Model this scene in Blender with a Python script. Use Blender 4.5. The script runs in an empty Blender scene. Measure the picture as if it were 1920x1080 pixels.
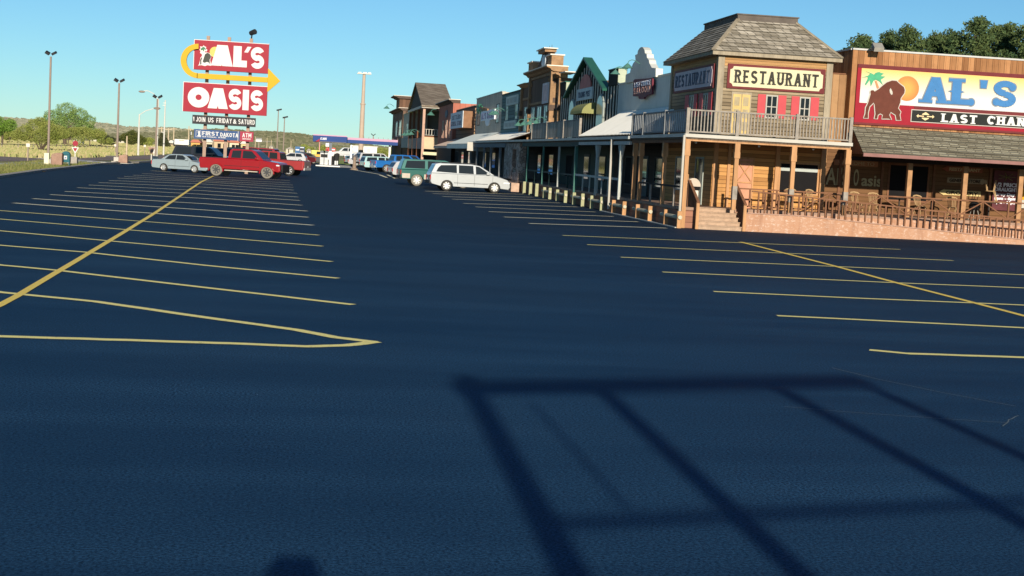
import bpy, bmesh, math, random
from mathutils import Vector, Matrix, noise
rnd = random.Random(7)
sc = bpy.context.scene
col = sc.collection
R = math.radians
# ------------------------------------------------------------ camera
EYE = 2.15; FPX = 2800.0; ROLL = R(3.1); PITCH = 0.087137; YAW = -0.135708
cd = bpy.data.cameras.new('camera'); cam = bpy.data.objects.new('camera', cd); col.objects.link(cam)
MC = Matrix.Rotation(-YAW, 4, 'Z').inverted() if False else None
cd.sensor_width = 36; cd.lens = 36*FPX/1920; cd.clip_start = 0.05; cd.clip_end = 20000
def cam_matrix():
    m = Matrix.Rotation(math.pi/2-PITCH, 3, 'X') @ Matrix.Rotation(ROLL, 3, 'Z')
    d = m @ Vector((590-960, 540-275, -FPX))
    return Matrix.Rotation(math.atan2(d.x, d.y), 3, 'Z') @ m      # the row of fronts runs along +Y
CR = cam_matrix()
cam.matrix_world = Matrix.Translation((0, 0, EYE)) @ CR.to_4x4()
sc.camera = cam
def ray(px, py): return CR @ Vector((px-960, 540-py, -FPX))
def G(px, py, z=0.0):
    d = ray(px, py); t = (z-EYE)/d.z; return Vector((d.x*t, d.y*t, z))
def PX(px, py, X):
    d = ray(px, py); t = X/d.x; return Vector((X, d.y*t, EYE+d.z*t))
def PY(px, py, Y):
    d = ray(px, py); t = Y/d.y; return Vector((d.x*t, Y, EYE+d.z*t))
# ------------------------------------------------------------ sky and sun
SUN_EL = R(15.5)
w = bpy.data.worlds.new('World'); sc.world = w; w.use_nodes = True
nt = w.node_tree; bg = nt.nodes['Background']
sky = nt.nodes.new('ShaderNodeTexSky'); sky.sky_type = 'NISHITA'; sky.sun_disc = False
sky.sun_elevation = SUN_EL; sky.sun_rotation = R(181); sky.air_density = 0.8; sky.dust_density = 0.0; sky.ozone_density = 5.0
tint = nt.nodes.new('ShaderNodeMix'); tint.data_type = 'RGBA'; tint.blend_type = 'MULTIPLY'; tint.inputs[0].default_value = 1.0
tint.inputs[7].default_value = (1.22, 1.48, 1.38, 1)          # the camera's cool white balance of the clear sky
nt.links.new(sky.outputs[0], tint.inputs[6]); nt.links.new(tint.outputs[2], bg.inputs[0]); bg.inputs[1].default_value = 0.062
sl = bpy.data.lights.new('sun', 'SUN'); so = bpy.data.objects.new('sun', sl); col.objects.link(so)
sl.energy = 5.0; sl.angle = R(0.53); sl.color = (1.0, 0.90, 0.74)
SUN_AZ = R(1.0)
so.rotation_euler = (Vector((math.sin(SUN_AZ)*math.cos(SUN_EL), math.cos(SUN_AZ)*math.cos(SUN_EL), -math.sin(SUN_EL)))).to_track_quat('-Z', 'Y').to_euler()
so.location = (0, -20, 30)
sc.view_settings.view_transform = 'Standard'; sc.view_settings.look = 'None'
sc.view_settings.gamma = 1; sc.view_settings.use_curve_mapping = False
sc.view_settings.exposure = 0.25
sc.render.engine = 'CYCLES'
sc.cycles.max_bounces = 6; sc.cycles.diffuse_bounces = 3; sc.cycles.glossy_bounces = 3; sc.cycles.transparent_max_bounces = 6
# ------------------------------------------------------------ materials
def new_mat(name):
    m = bpy.data.materials.new(name); m.use_nodes = True
    n = m.node_tree; b = n.nodes['Principled BSDF']
    return m, n, b
def nd(n, t, **k):
    x = n.nodes.new(t)
    for a, v in k.items(): setattr(x, a, v)
    return x
def mth(n, op, a, b=None, c=None):
    x = nd(n, 'ShaderNodeMath', operation=op)
    for i, v in enumerate((a, b, c)):
        if v is None: continue
        if isinstance(v, (int, float)): x.inputs[i].default_value = v
        else: n.links.new(v, x.inputs[i])
    return x.outputs[0]
def mixc(n, f, a, b, mode='MIX'):
    x = nd(n, 'ShaderNodeMix', data_type='RGBA', blend_type=mode)
    if isinstance(f, (int, float)): x.inputs[0].default_value = f
    else: n.links.new(f, x.inputs[0])
    for i, v in ((6, a), (7, b)):
        if isinstance(v, tuple): x.inputs[i].default_value = (*v[:3], 1)
        else: n.links.new(v, x.inputs[i])
    return x.outputs[2]
def obj_co(n, scale=(1, 1, 1)):
    tc = nd(n, 'ShaderNodeTexCoord'); mp = nd(n, 'ShaderNodeMapping'); mp.inputs['Scale'].default_value = scale
    n.links.new(tc.outputs['Object'], mp.inputs[0]); return mp.outputs[0]
def noise_f(n, co, scale, detail=4, rough=.6):
    x = nd(n, 'ShaderNodeTexNoise'); x.inputs['Scale'].default_value = scale; x.inputs['Detail'].default_value = detail
    x.inputs['Roughness'].default_value = rough
    n.links.new(co, x.inputs['Vector']); return x.outputs[0]
def ramp(n, f, a, b):
    x = nd(n, 'ShaderNodeMapRange'); x.inputs['From Min'].default_value = a; x.inputs['From Max'].default_value = b
    n.links.new(f, x.inputs[0]); return x.outputs[0]
def bump(n, b, h, strength=.4, dist=.02):
    x = nd(n, 'ShaderNodeBump'); x.inputs['Strength'].default_value = strength; x.inputs['Distance'].default_value = dist
    n.links.new(h, x.inputs['Height']); n.links.new(x.outputs[0], b.inputs['Normal'])
def sh(c, k): return tuple(max(0, min(1, v*k)) for v in c[:3])
_mc = {}
def M(name, c, rough=.75, var=.18, scale=2.5, metal=0.0, spec=.14, bmp=0.0, coat=0.0, dirt=0.0, stretch=(1, 1, 1)):
    if name in _mc: return _mc[name]
    m, n, b = new_mat(name)
    co = obj_co(n, stretch)
    f = noise_f(n, co, scale, 6)
    f2 = ramp(n, f, .3, .7)
    cc = mixc(n, f2, sh(c, 1-var), sh(c, 1+var))
    if dirt:
        g = ramp(n, noise_f(n, co, scale*4.3, 5, .7), .5, .75)
        cc = mixc(n, mth(n, 'MULTIPLY', g, dirt), cc, sh(c, .35))
    n.links.new(cc, b.inputs['Base Color'])
    b.inputs['Roughness'].default_value = rough; b.inputs['Metallic'].default_value = metal
    b.inputs['Specular IOR Level'].default_value = spec
    if coat: b.inputs['Coat Weight'].default_value = coat; b.inputs['Coat Roughness'].default_value = .06
    if bmp: bump(n, b, noise_f(n, co, scale*9, 5, .7), bmp, .02)
    _mc[name] = m; return m
def boards(name, c, axis='z', width=.15, gap=.07, var=.25, rough=.8, grime=.3, gapdark=.35, batten=False, alt=None):
    """plank siding: axis 'z' = horizontal boards, 'xy' = upright boards"""
    if name in _mc: return _mc[name]
    m, n, b = new_mat(name)
    tc = nd(n, 'ShaderNodeTexCoord'); sp = nd(n, 'ShaderNodeSeparateXYZ'); n.links.new(tc.outputs['Object'], sp.inputs[0])
    s = mth(n, 'ADD', sp.outputs[0], sp.outputs[1])
    k = sp.outputs[2] if axis == 'z' else s
    q = mth(n, 'DIVIDE', k, width); fr = mth(n, 'FRACT', q); fl = mth(n, 'FLOOR', q)
    wn = nd(n, 'ShaderNodeTexWhiteNoise', noise_dimensions='1D'); n.links.new(fl, wn.inputs['W'])
    mp = nd(n, 'ShaderNodeMapping'); n.links.new(tc.outputs['Object'], mp.inputs[0])
    mp.inputs['Scale'].default_value = (1.2, 1.2, 22) if axis == 'z' else (22, 22, 1.2)
    gr = noise_f(n, mp.outputs[0], 1.0, 5, .7)
    v = mth(n, 'ADD', mth(n, 'MULTIPLY', wn.outputs[0], .6), mth(n, 'MULTIPLY', gr, .55))
    c2 = alt or sh(c, 1+var)
    cc = mixc(n, ramp(n, v, .2, .95), sh(c, 1-var), c2)
    st = ramp(n, noise_f(n, obj_co(n, (1, 1, 1)), 1.6, 6, .7), .5, .78)
    cc = mixc(n, mth(n, 'MULTIPLY', st, grime), cc, sh(c, .4))
    g = mth(n, 'LESS_THAN', fr, gap)
    cc = mixc(n, mth(n, 'MULTIPLY', g, 1-gapdark), cc, sh(c, .12))
    n.links.new(cc, b.inputs['Base Color']); b.inputs['Roughness'].default_value = rough
    b.inputs['Specular IOR Level'].default_value = .25
    h = mth(n, 'SUBTRACT', mth(n, 'ADD', mth(n, 'MULTIPLY', fr, .5), mth(n, 'MULTIPLY', gr, .3)), mth(n, 'MULTIPLY', g, 1.0))
    bump(n, b, h, .6, .025)
    _mc[name] = m; return m
def shingles(name, c, rowh=.16, wid=.28, kz=1.0, dark=.2, alt=None):
    if name in _mc: return _mc[name]
    m, n, b = new_mat(name)
    tc = nd(n, 'ShaderNodeTexCoord'); sp = nd(n, 'ShaderNodeSeparateXYZ'); n.links.new(tc.outputs['Object'], sp.inputs[0])
    s = mth(n, 'ADD', sp.outputs[0], sp.outputs[1]); z = mth(n, 'MULTIPLY', sp.outputs[2], kz)
    cb = nd(n, 'ShaderNodeCombineXYZ'); n.links.new(s, cb.inputs[0]); n.links.new(z, cb.inputs[1])
    br = nd(n, 'ShaderNodeTexBrick'); n.links.new(cb.outputs[0], br.inputs['Vector'])
    br.inputs['Color1'].default_value = (*sh(c, .7), 1); br.inputs['Color2'].default_value = (*(alt or sh(c, 1.45)), 1)
    br.inputs['Mortar'].default_value = (*sh(c, dark), 1); br.inputs['Scale'].default_value = 1
    br.inputs['Mortar Size'].default_value = rowh*.09; br.inputs['Mortar Smooth'].default_value = .2
    br.inputs['Bias'].default_value = -.1; br.inputs['Brick Width'].default_value = wid; br.inputs['Row Height'].default_value = rowh
    nz = ramp(n, noise_f(n, obj_co(n), 1.3, 6, .7), .3, .75)
    cc = mixc(n, mth(n, 'MULTIPLY', nz, .45), br.outputs[0], sh(c, .55))
    n.links.new(cc, b.inputs['Base Color']); b.inputs['Roughness'].default_value = .9; b.inputs['Specular IOR Level'].default_value = .2
    bump(n, b, mth(n, 'SUBTRACT', 1.0, br.outputs[1]), .5, .03)
    _mc[name] = m; return m
def glass(name='dark_glass', c=(.012, .014, .016), rough=.05):
    if name in _mc: return _mc[name]
    m, n, b = new_mat(name); b.inputs['Base Color'].default_value = (*c, 1); b.inputs['Roughness'].default_value = rough
    b.inputs['Specular IOR Level'].default_value = .3
    _mc[name] = m; return m
# ------------------------------------------------------------ mesh builder and tree of things
WL = {}
class MB:
    def __init__(s): s.v = []; s.f = []
    def add(s, vs, fs):
        o = len(s.v); s.v += [tuple(p) for p in vs]; s.f += [tuple(i+o for i in f) for f in fs]; return s
    def box(s, x0, x1, y0, y1, z0, z1):
        if x0 > x1: x0, x1 = x1, x0
        if y0 > y1: y0, y1 = y1, y0
        if z0 > z1: z0, z1 = z1, z0
        return s.add([(x0,y0,z0),(x1,y0,z0),(x1,y1,z0),(x0,y1,z0),(x0,y0,z1),(x1,y0,z1),(x1,y1,z1),(x0,y1,z1)],
                     [(0,3,2,1),(4,5,6,7),(0,1,5,4),(1,2,6,5),(2,3,7,6),(3,0,4,7)])
    def bar(s, p, q, w, h=None, up=(0, 0, 1)):
        p = Vector(p); q = Vector(q); h = h or w; d = (q-p).normalized(); u = Vector(up)
        if abs(d.dot(u)) > .98: u = Vector((0, 1, 0))
        a = d.cross(u).normalized()*w/2; b = a.cross(d).normalized()*h/2
        vs = [p-a-b, p+a-b, p+a+b, p-a+b, q-a-b, q+a-b, q+a+b, q-a+b]
        return s.add(vs, [(0,1,2,3),(7,6,5,4),(0,4,5,1),(1,5,6,2),(2,6,7,3),(3,7,4,0)])
    def tube(s, p, q, r0, r1=None, n=10, cap=True):
        p = Vector(p); q = Vector(q); r1 = r0 if r1 is None else r1; d = (q-p).normalized()
        u = Vector((0, 0, 1)) if abs(d.z) < .9 else Vector((1, 0, 0)); a = d.cross(u).normalized(); b = d.cross(a)
        vs = []
        for c, r in ((p, r0), (q, r1)):
            for i in range(n): t = 2*math.pi*i/n; vs.append(c+a*math.cos(t)*r+b*math.sin(t)*r)
        fs = [(i, (i+1) % n, n+(i+1) % n, n+i) for i in range(n)]
        if cap: fs += [tuple(range(n-1, -1, -1)), tuple(range(n, 2*n))]
        return s.add(vs, fs)
    def path(s, pts, r, n=8):
        for i in range(len(pts)-1): s.tube(pts[i], pts[i+1], r if not isinstance(r, (list, tuple)) else r[i], (r if not isinstance(r, (list, tuple)) else r[i+1]), n)
        return s
    def prism(s, poly, axis, a, b):
        """extrude a simple 2-D polygon: axis 'x': poly=(y,z); 'y': poly=(x,z); 'z': poly=(x,y)"""
        def P(u, v, k): return {'x': (k, u, v), 'y': (u, k, v), 'z': (u, v, k)}[axis]
        n = len(poly)
        vs = [P(u, v, a) for u, v in poly]+[P(u, v, b) for u, v in poly]
        return s.add(vs, [tuple(range(n-1, -1, -1)), tuple(range(n, 2*n))]+[(i, (i+1) % n, n+(i+1) % n, n+i) for i in range(n)])
    def slab(s, pts, th):
        """thick sheet from a 3-D polygon, thickness th below along its normal"""
        P = [Vector(p) for p in pts]; nn = (P[1]-P[0]).cross(P[2]-P[0]).normalized()*th; n = len(P)
        return s.add(P+[p-nn for p in P], [tuple(range(n)), tuple(range(2*n-1, n-1, -1))]+[(i, n+i, n+(i+1) % n, (i+1) % n) for i in range(n)])
    def sphere(s, c, r, seg=12, rings=8, sz=(1, 1, 1)):
        vs = [(c[0], c[1], c[2]+r*sz[2])]; fs = []
        for i in range(1, rings):
            t = math.pi*i/rings
            for j in range(seg):
                p = 2*math.pi*j/seg; vs.append((c[0]+r*sz[0]*math.sin(t)*math.cos(p), c[1]+r*sz[1]*math.sin(t)*math.sin(p), c[2]+r*sz[2]*math.cos(t)))
        vs.append((c[0], c[1], c[2]-r*sz[2])); L = len(vs)-1
        for j in range(seg): fs.append((0, 1+j, 1+(j+1) % seg)); fs.append((L, L-seg+(j+1) % seg, L-seg+j))
        for i in range(rings-2):
            for j in range(seg): a = 1+i*seg; fs.append((a+j, a+seg+j, a+seg+(j+1) % seg, a+(j+1) % seg))
        return s.add(vs, fs)
    def lathe(s, c, prof, n=16):
        vs = []; m = len(prof)
        for r, z in prof:
            for j in range(n): t = 2*math.pi*j/n; vs.append((c[0]+r*math.cos(t), c[1]+r*math.sin(t), c[2]+z))
        fs = [(i*n+j, i*n+(j+1) % n, (i+1)*n+(j+1) % n, (i+1)*n+j) for i in range(m-1) for j in range(n)]
        fs += [tuple(range(n-1, -1, -1)), tuple(range((m-1)*n, m*n))]
        return s.add(vs, fs)
    def build(s, name, mat, parent=None, smooth=False, bevel=0, fix=True, local=False):
        me = bpy.data.meshes.new(name); off = Vector((0, 0, 0)) if (local or parent is None) else WL.get(parent.name, Vector((0, 0, 0)))
        me.from_pydata([Vector(v)-off for v in s.v], [], s.f)
        if fix:
            bm = bmesh.new(); bm.from_mesh(me); bmesh.ops.recalc_face_normals(bm, faces=bm.faces)
            big = [f for f in bm.faces if len(f.verts) > 4]
            if big: bmesh.ops.triangulate(bm, faces=big)
            bm.to_mesh(me); bm.free()
        o = bpy.data.objects.new(name, me); col.objects.link(o)
        if mat: me.materials.append(mat)
        if smooth:
            for p in me.polygons: p.use_smooth = True
        if parent is not None: o.parent = parent; WL[o.name] = off
        if bevel:
            b = o.modifiers.new('bevel', 'BEVEL'); b.width = bevel; b.segments = 2; b.limit_method = 'ANGLE'; b.angle_limit = R(35)
        return o
def tag(o, label, cat, group=None):
    o['label'] = label; o['category'] = cat
    if group: o['group'] = group
    return o
def thing(name, label, cat, loc=(0, 0, 0), rz=0.0, group=None, sc_=1.0):
    o = bpy.data.objects.new(name, None); col.objects.link(o); o.empty_display_size = .3
    o.location = loc; o.rotation_euler = (0, 0, rz); o.scale = (sc_,)*3
    WL[o.name] = Vector(loc); return tag(o, label, cat, group)
def struct(o, kind='structure'): o['kind'] = kind; return o
def dup(root, loc, rz=None, label=None):
    r = root.copy(); col.objects.link(r); r.location = loc
    if rz is not None: r.rotation_euler = (0, 0, rz)
    if label: r['label'] = label
    for ch in list(root.children):
        c = ch.copy(); col.objects.link(c); c.parent = r
        for g in list(ch.children):
            d = g.copy(); col.objects.link(d); d.parent = c
    return r
# ------------------------------------------------------------ lettering
def arc_poly(cx, cy, rx, ry, t, a0, a1, n=14):
    out = []
    for i in range(n):
        u = R(a0+(a1-a0)*i/n); v = R(a0+(a1-a0)*(i+1)/n); ix, iy = rx-t, ry-min(t, ry*.95)
        out.append([(cx+rx*math.cos(u), cy+ry*math.sin(u)), (cx+rx*math.cos(v), cy+ry*math.sin(v)),
                    (cx+ix*math.cos(v), cy+iy*math.sin(v)), (cx+ix*math.cos(u), cy+iy*math.sin(u))])
    return out
def rect(a, b, c, d): return [(a, c), (b, c), (b, d), (a, d)]
def glyph(ch, t, w=.72):
    """returns width, polygons, stem ends for serifs; th = thin stroke"""
    h = t*.8; P = []; S = []
    if ch == ' ': return .42, [], []
    if ch == "'": return t*1.3, [[(t*.15, .62), (t*.75, .62), (t*1.3, 1), (t*.3, 1)]], []
    if ch == '.': return t, [rect(0, t, 0, t)], []
    if ch == '-': return .3, [rect(0, .3, .42, .42+h)], []
    if ch == '&': ch = 'E'
    if ch in 'EFLTHINMPRDBKU1J':
        if ch in 'EFLHNMPRDBKU': P.append(rect(0, t, 0, 1) if ch != 'U' else rect(0, t, .3, 1)); S += [(t/2, 1)]+([(t/2, 0)] if ch != 'U' else [])
    if ch == 'E': P += [rect(0, w*.82, 1-h, 1), rect(0, w*.7, .5-h/2, .5+h/2), rect(0, w*.85, 0, h)]; return w*.85, P, S
    if ch == 'F': P += [rect(0, w*.82, 1-h, 1), rect(0, w*.7, .48-h/2, .48+h/2)]; return w*.82, P, S
    if ch == 'L': P += [rect(0, w*.85, 0, h)]; return w*.85, P, S
    if ch == 'T': P += [rect(0, w, 1-h, 1), rect(w/2-t/2, w/2+t/2, 0, 1)]; return w, P, [(w/2, 0)]
    if ch == 'H': P += [rect(w-t, w, 0, 1), rect(0, w, .5-h/2, .5+h/2)]; return w, P, S+[(w-t/2, 0), (w-t/2, 1)]
    if ch == 'J': return w*.7, [rect(w*.7-t, w*.7, .28, 1)]+arc_poly(w*.35, .3, w*.35, .3, t, 180, 360), []
    if ch == 'I': return t, [rect(0, t, 0, 1)], [(t/2, 0), (t/2, 1)]
    if ch == '1': return t*1.6, [rect(t*.6, t*1.6, 0, 1), [(0, .72), (t*.6, .8), (t*.6, 1)]], [(t*1.1, 0)]
    if ch == 'N': P += [rect(w-t, w, 0, 1), [(0, 1), (t, 1), (w, 0), (w-t, 0)]]; return w, P, S+[(w-t/2, 1)]
    if ch == 'M': P += [rect(w*1.2-t, w*1.2, 0, 1), [(0, 1), (t, 1), (w*.6+t/2, .25), (w*.6-t/2, .25)], [(w*1.2-t, 1), (w*1.2, 1), (w*.6+t/2, .25), (w*.6-t/2, .25)]]; return w*1.2, P, S+[(w*1.2-t/2, 0), (w*1.2-t/2, 1)]
    if ch in 'PR':
        P += [rect(0, w*.55, 1-h, 1), rect(0, w*.55, .46, .46+h)]+arc_poly(w*.5, .73, w*.45, .27, t, -90, 90)
        if ch == 'R': P.append([(w*.35, .5), (w*.35+t, .5), (w, 0), (w-t, 0)]); S.append((w-t/2, 0))
        return w, P, S
    if ch == 'B':
        P += arc_poly(w*.5, .75, w*.4, .25, t, -90, 90)+arc_poly(w*.5, .27, w*.46, .27, t, -90, 90)+[rect(0, w*.5, 1-h, 1), rect(0, w*.5, .5-h/2, .5+h/2), rect(0, w*.5, 0, h)]
        return w, P, []
    if ch == 'D': P += [rect(0, w*.45, 1-h, 1), rect(0, w*.45, 0, h)]+arc_poly(w*.4, .5, w*.6, .5, t, -90, 90); return w, P, []
    if ch == 'K': P += [[(t*.6, .35), (t*.6, .6), (w-t, 1), (w, 1)], [(w*.3, .55), (w*.3+t, .6), (w, 0), (w-t, 0)]]; return w, P, S+[(w-t/2, 0), (w-t/2, 1)]
    if ch == 'U': P += [rect(w-t, w, .3, 1)]+arc_poly(w/2, .32, w/2, .32, t, 180, 360); return w, P, S+[(w-t/2, 1)]
    if ch == 'A':
        s = t*1.08; P = [[(0, 0), (s, 0), (w*.55+s/2, 1), (w*.55-s/2, 1)], [(w*1.1-s, 0), (w*1.1, 0), (w*.55+s/2, 1), (w*.55-s/2, 1)], rect(w*.28, w*.82, .26, .26+h)]
        return w*1.1, P, [(s/2, 0), (w*1.1-s/2, 0)]
    if ch in 'OQ0': W = w*1.12; return W, arc_poly(W/2, .5, W/2, .5, t, 0, 360, 28), []
    if ch == 'C': W = w*1.02; return W, arc_poly(W/2, .5, W/2, .5, t, 42, 318, 22)+[[(W*.82, .62), (W*.98, .62), (W*.98, .95), (W*.84, .88)]], []
    if ch == 'G': W = w*1.05; return W, arc_poly(W/2, .5, W/2, .5, t, 42, 340, 22)+[rect(W*.55, W, .38, .38+h)], []
    if ch == 'S':
        ry = (1+h)/4; t2 = min(t, ry*.8)
        return w, arc_poly(w/2, 1-ry, w/2, ry, t2, 25, 270, 16)+arc_poly(w/2, ry, w/2, ry, t2, 90, -155, 16), []
    if ch in 'YV':
        b = 0 if ch == 'V' else .45
        P = [[(0, 1), (t, 1), (w/2+t/2, b), (w/2-t/2, b)], [(w-t, 1), (w, 1), (w/2+t/2, b), (w/2-t/2, b)]]
        if ch == 'Y': P.append(rect(w/2-t/2, w/2+t/2, 0, .47))
        return w, P, [(w/2, 0)] if ch == 'Y' else []
    if ch == 'W': return w*1.3, [[(0, 1), (t, 1), (w*.33+t/2, 0), (w*.33-t/2, 0)], [(w*.65-t/2, 1), (w*.65+t/2, 1), (w*.33+t/2, 0), (w*.33-t/2, 0)], [(w*.65-t/2, 1), (w*.65+t/2, 1), (w*.97+t/2, 0), (w*.97-t/2, 0)], [(w*1.3-t, 1), (w*1.3, 1), (w*.97+t/2, 0), (w*.97-t/2, 0)]], []
    return w, [rect(0, w, 0, 1)], []
def word(s, x, z, W, H, t=.2, slab=False, gap=.14, spur=False, w=.72):
    """list of flat polygons (u, v) filling a W x H box starting at x, z"""
    g = [glyph(c, t, w) for c in s]; tot = sum(a for a, _, _ in g)+gap*(len(s)-1)
    kx = W/tot; out = []; cx = 0
    for (a, P, S) in g:
        for p in P: out.append([(x+(cx+u)*kx, z+v*H) for u, v in p])
        if slab:
            for u, v in S:
                y0 = 0 if v == 0 else 1-t*.42
                out.append([(x+(cx+p)*kx, z+q*H) for p, q in rect(u-t*.95, u+t*.95, y0, y0+t*.42)])
            if spur:
                for u, v in S:
                    if v == 1: out.append([(x+(cx+p)*kx, z+q*H) for p, q in [(u-t*.85, .5), (u, .42), (u+t*.85, .5), (u, .58)]])
        cx += a+gap
    return out
def letters(polys, plane, at, depth, name, mat, parent, flip=False):
    """polys lie on the wall plane 'y' (u=X) or 'x' (u = -Y reading left to right); each a hair prouder than the last so none are coplanar"""
    H = max(v for p in polys for _, v in p)-min(v for p in polys for _, v in p)
    items = sorted(((min(u for u, _ in p), max(u for u, _ in p), p) for p in polys), key=lambda t: t[0])
    groups, end = [], -1e9
    for a, b, p in items:                                   # one mesh per word or well separated letter
        if a-end > H*.16: groups.append([])
        groups[-1].append(p); end = max(end, b)
    out = None
    for g in groups:
        mb = MB()
        for i, p in enumerate(g):
            d = depth+.0012*(i % 7)
            if plane == 'y': mb.prism(p, 'y', at, at-d)
            else: mb.prism([(-u, v) for u, v in p], 'x', at, at-d)
        out = mb.build(name, mat, parent)
    return out
def font_text(s, size, mat, name, parent, origin, plane='y', depth=.01, width=None, bold=0.0, spacing=1.0):
    cu = bpy.data.curves.new(name, 'FONT'); cu.body = s; cu.size = size; cu.extrude = depth/2; cu.offset = bold; cu.space_character = spacing
    cu.resolution_u = 4
    to = bpy.data.objects.new('tmp', cu); col.objects.link(to)
    me = bpy.data.meshes.new_from_object(to); bpy.data.objects.remove(to); me.name = name
    xs = [v.co.x for v in me.vertices]; k = 1.0
    if width: k = width/(max(xs)-min(xs))
    x0 = min(xs); off = WL.get(parent.name, Vector((0, 0, 0))) if parent else Vector((0, 0, 0))
    for v in me.vertices:
        x, y, z = (v.co.x-x0)*k, v.co.y, v.co.z
        v.co = (Vector(origin)+(Vector((x, -z, y)) if plane == 'y' else Vector((-z, -x, y))))-off
    me.materials.clear(); me.materials.append(mat)
    o = bpy.data.objects.new(name, me); col.objects.link(o)
    if parent: o.parent = parent; WL[o.name] = off
    return o
# ============================================================ THE SETTING
def ground_mat():
    m, n, b = new_mat('dry_grass_ground'); co = obj_co(n)
    a = ramp(n, noise_f(n, co, .035, 8, .65), .35, .65); c = ramp(n, noise_f(n, co, .6, 8, .75), .35, .7)
    x = mixc(n, a, (.28, .27, .11), (.44, .36, .21)); x = mixc(n, mth(n, 'MULTIPLY', c, .6), x, (.19, .22, .07))
    n.links.new(x, b.inputs['Base Color']); b.inputs['Roughness'].default_value = .95; b.inputs['Specular IOR Level'].default_value = .1
    return m
MB().add([(-7000, -300, -.06), (7000, -300, -.06), (7000, 9000, -.06), (-7000, 9000, -.06)], [(0, 1, 2, 3)]).build('ground', ground_mat())
struct(bpy.data.objects['ground'])
def asphalt_mat():
    m, n, b = new_mat('sealed_asphalt'); co = obj_co(n)
    cs = obj_co(n, (.16, .9, 1)); cw = obj_co(n, (.05, .3, 1))
    a = ramp(n, noise_f(n, cs, .9, 8, .62), .36, .64); a2 = ramp(n, noise_f(n, cw, 1.0, 5, .6), .36, .64); a3 = ramp(n, noise_f(n, co, .12, 5, .6), .3, .7)
    f = mth(n, 'ADD', mth(n, 'MULTIPLY', a, .34), mth(n, 'ADD', mth(n, 'MULTIPLY', a2, .33), mth(n, 'MULTIPLY', a3, .33)))
    x = mixc(n, f, (.003, .028, .080), (.052, .148, .270))
    spx = nd(n, 'ShaderNodeSeparateXYZ'); n.links.new(co, spx.inputs[0])
    old = ramp(n, mth(n, 'ADD', spx.outputs[1], mth(n, 'MULTIPLY', a3, 20)), 24, 62); x = mixc(n, mth(n, 'MULTIPLY', old, .78), x, mixc(n, f, (.010, .016, .023), (.046, .053, .060)))      # far half painted greyer, the camera's tone put into the colour
    g = noise_f(n, co, 45, 5, .85); x = mixc(n, ramp(n, g, .40, .62), (.0005, .011, .033), x)          # aggregate
    g2 = noise_f(n, co, 11, 6, .8); x = mixc(n, mth(n, 'MULTIPLY', ramp(n, g2, .55, .8), .3), x, (.06, .14, .22))
    v = nd(n, 'ShaderNodeTexVoronoi'); v.inputs['Scale'].default_value = 2.2; n.links.new(co, v.inputs['Vector'])
    sp = mth(n, 'LESS_THAN', v.outputs['Distance'], .0085); x = mixc(n, sp, x, (.55, .58, .6))
    v = nd(n, 'ShaderNodeTexVoronoi'); v.inputs['Scale'].default_value = 7; n.links.new(co, v.inputs['Vector'])
    sp = mth(n, 'LESS_THAN', v.outputs['Distance'], .03); x = mixc(n, mth(n, 'MULTIPLY', sp, .5), x, (.18, .2, .22))
    n.links.new(x, b.inputs['Base Color'])
    n.links.new(mth(n, 'ADD', .62, mth(n, 'MULTIPLY', f, .2)), b.inputs['Roughness']); b.inputs['Specular IOR Level'].default_value = .06
    h = mth(n, 'ADD', g, mth(n, 'MULTIPLY', g2, .8)); bump(n, b, h, .28, .010); return m
LOT = [(-26, -40), (-13.2, 30), (-13.7, 60), (-13.82, 69.1), (-14.57, 84), (-14.93, 99.4), (-15.3, 112), (-14.4, 127), (-13.8, 150), (-9, 199), (40, 199), (40, -40)]
lot = MB().add([(x, y, 0) for x, y in LOT], [tuple(range(len(LOT)))]).build('parking_lot', asphalt_mat()); struct(lot)
conc = M('pale_concrete', (.52, .49, .43), .9, .15, 1.2, bmp=.2, dirt=.25)
kerbm = M('kerb_concrete', (.40, .36, .31), .9, .2, 1.5, bmp=.2, dirt=.35)
def strip(pts, w, z, name, mat, h=0, side=0):
    """flat or raised strip along a polyline (w to both sides, or to one side)"""
    P = [Vector((p[0], p[1], 0)) for p in pts]; L, Q = [], []
    for i, p in enumerate(P):
        d = (P[min(i+1, len(P)-1)]-P[max(i-1, 0)]).normalized(); nrm = Vector((-d.y, d.x, 0))
        L.append(p+nrm*(w/2 if side == 0 else (w if side > 0 else 0))); Q.append(p-nrm*(w/2 if side == 0 else (0 if side > 0 else w)))
    mb = MB(); n = len(P)
    vs = [(a.x, a.y, z+h) for a in L]+[(a.x, a.y, z+h) for a in Q]; fs = [(i, i+1, n+i+1, n+i) for i in range(n-1)]
    if h:
        vs += [(a.x, a.y, z) for a in L]+[(a.x, a.y, z) for a in Q]
        fs += [(i, i+1, 2*n+i+1, 2*n+i) for i in range(n-1)]+[(n+i, n+i+1, 3*n+i+1, 3*n+i) for i in range(n-1)]
        fs += [(0, n, 3*n, 2*n), (n-1, 2*n-1, 4*n-1, 3*n-1)]
    mb.add(vs, fs)
    return mb.build(name, mat) if name else mb
KERB = [(-13.2, 30), (-13.7, 60), (-13.82, 69.1), (-14.57, 84), (-14.93, 99.4), (-15.3, 112), (-15.1, 121)]
struct(strip(KERB, .38, -.02, 'kerb', kerbm, .13, side=1))
KERB2 = [(-15.9, 124.5), (-14.5, 128.5), (-13.8, 150), (-9, 199)]
struct(strip(KERB2, .38, -.02, 'kerb', kerbm, .13, side=1))
struct(strip([(-60, 40), (-30, 76), (-19.2, 97), (-18.6, 108), (-18, 124)], 2.2, -.035, 'pavement', conc, .03))
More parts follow.
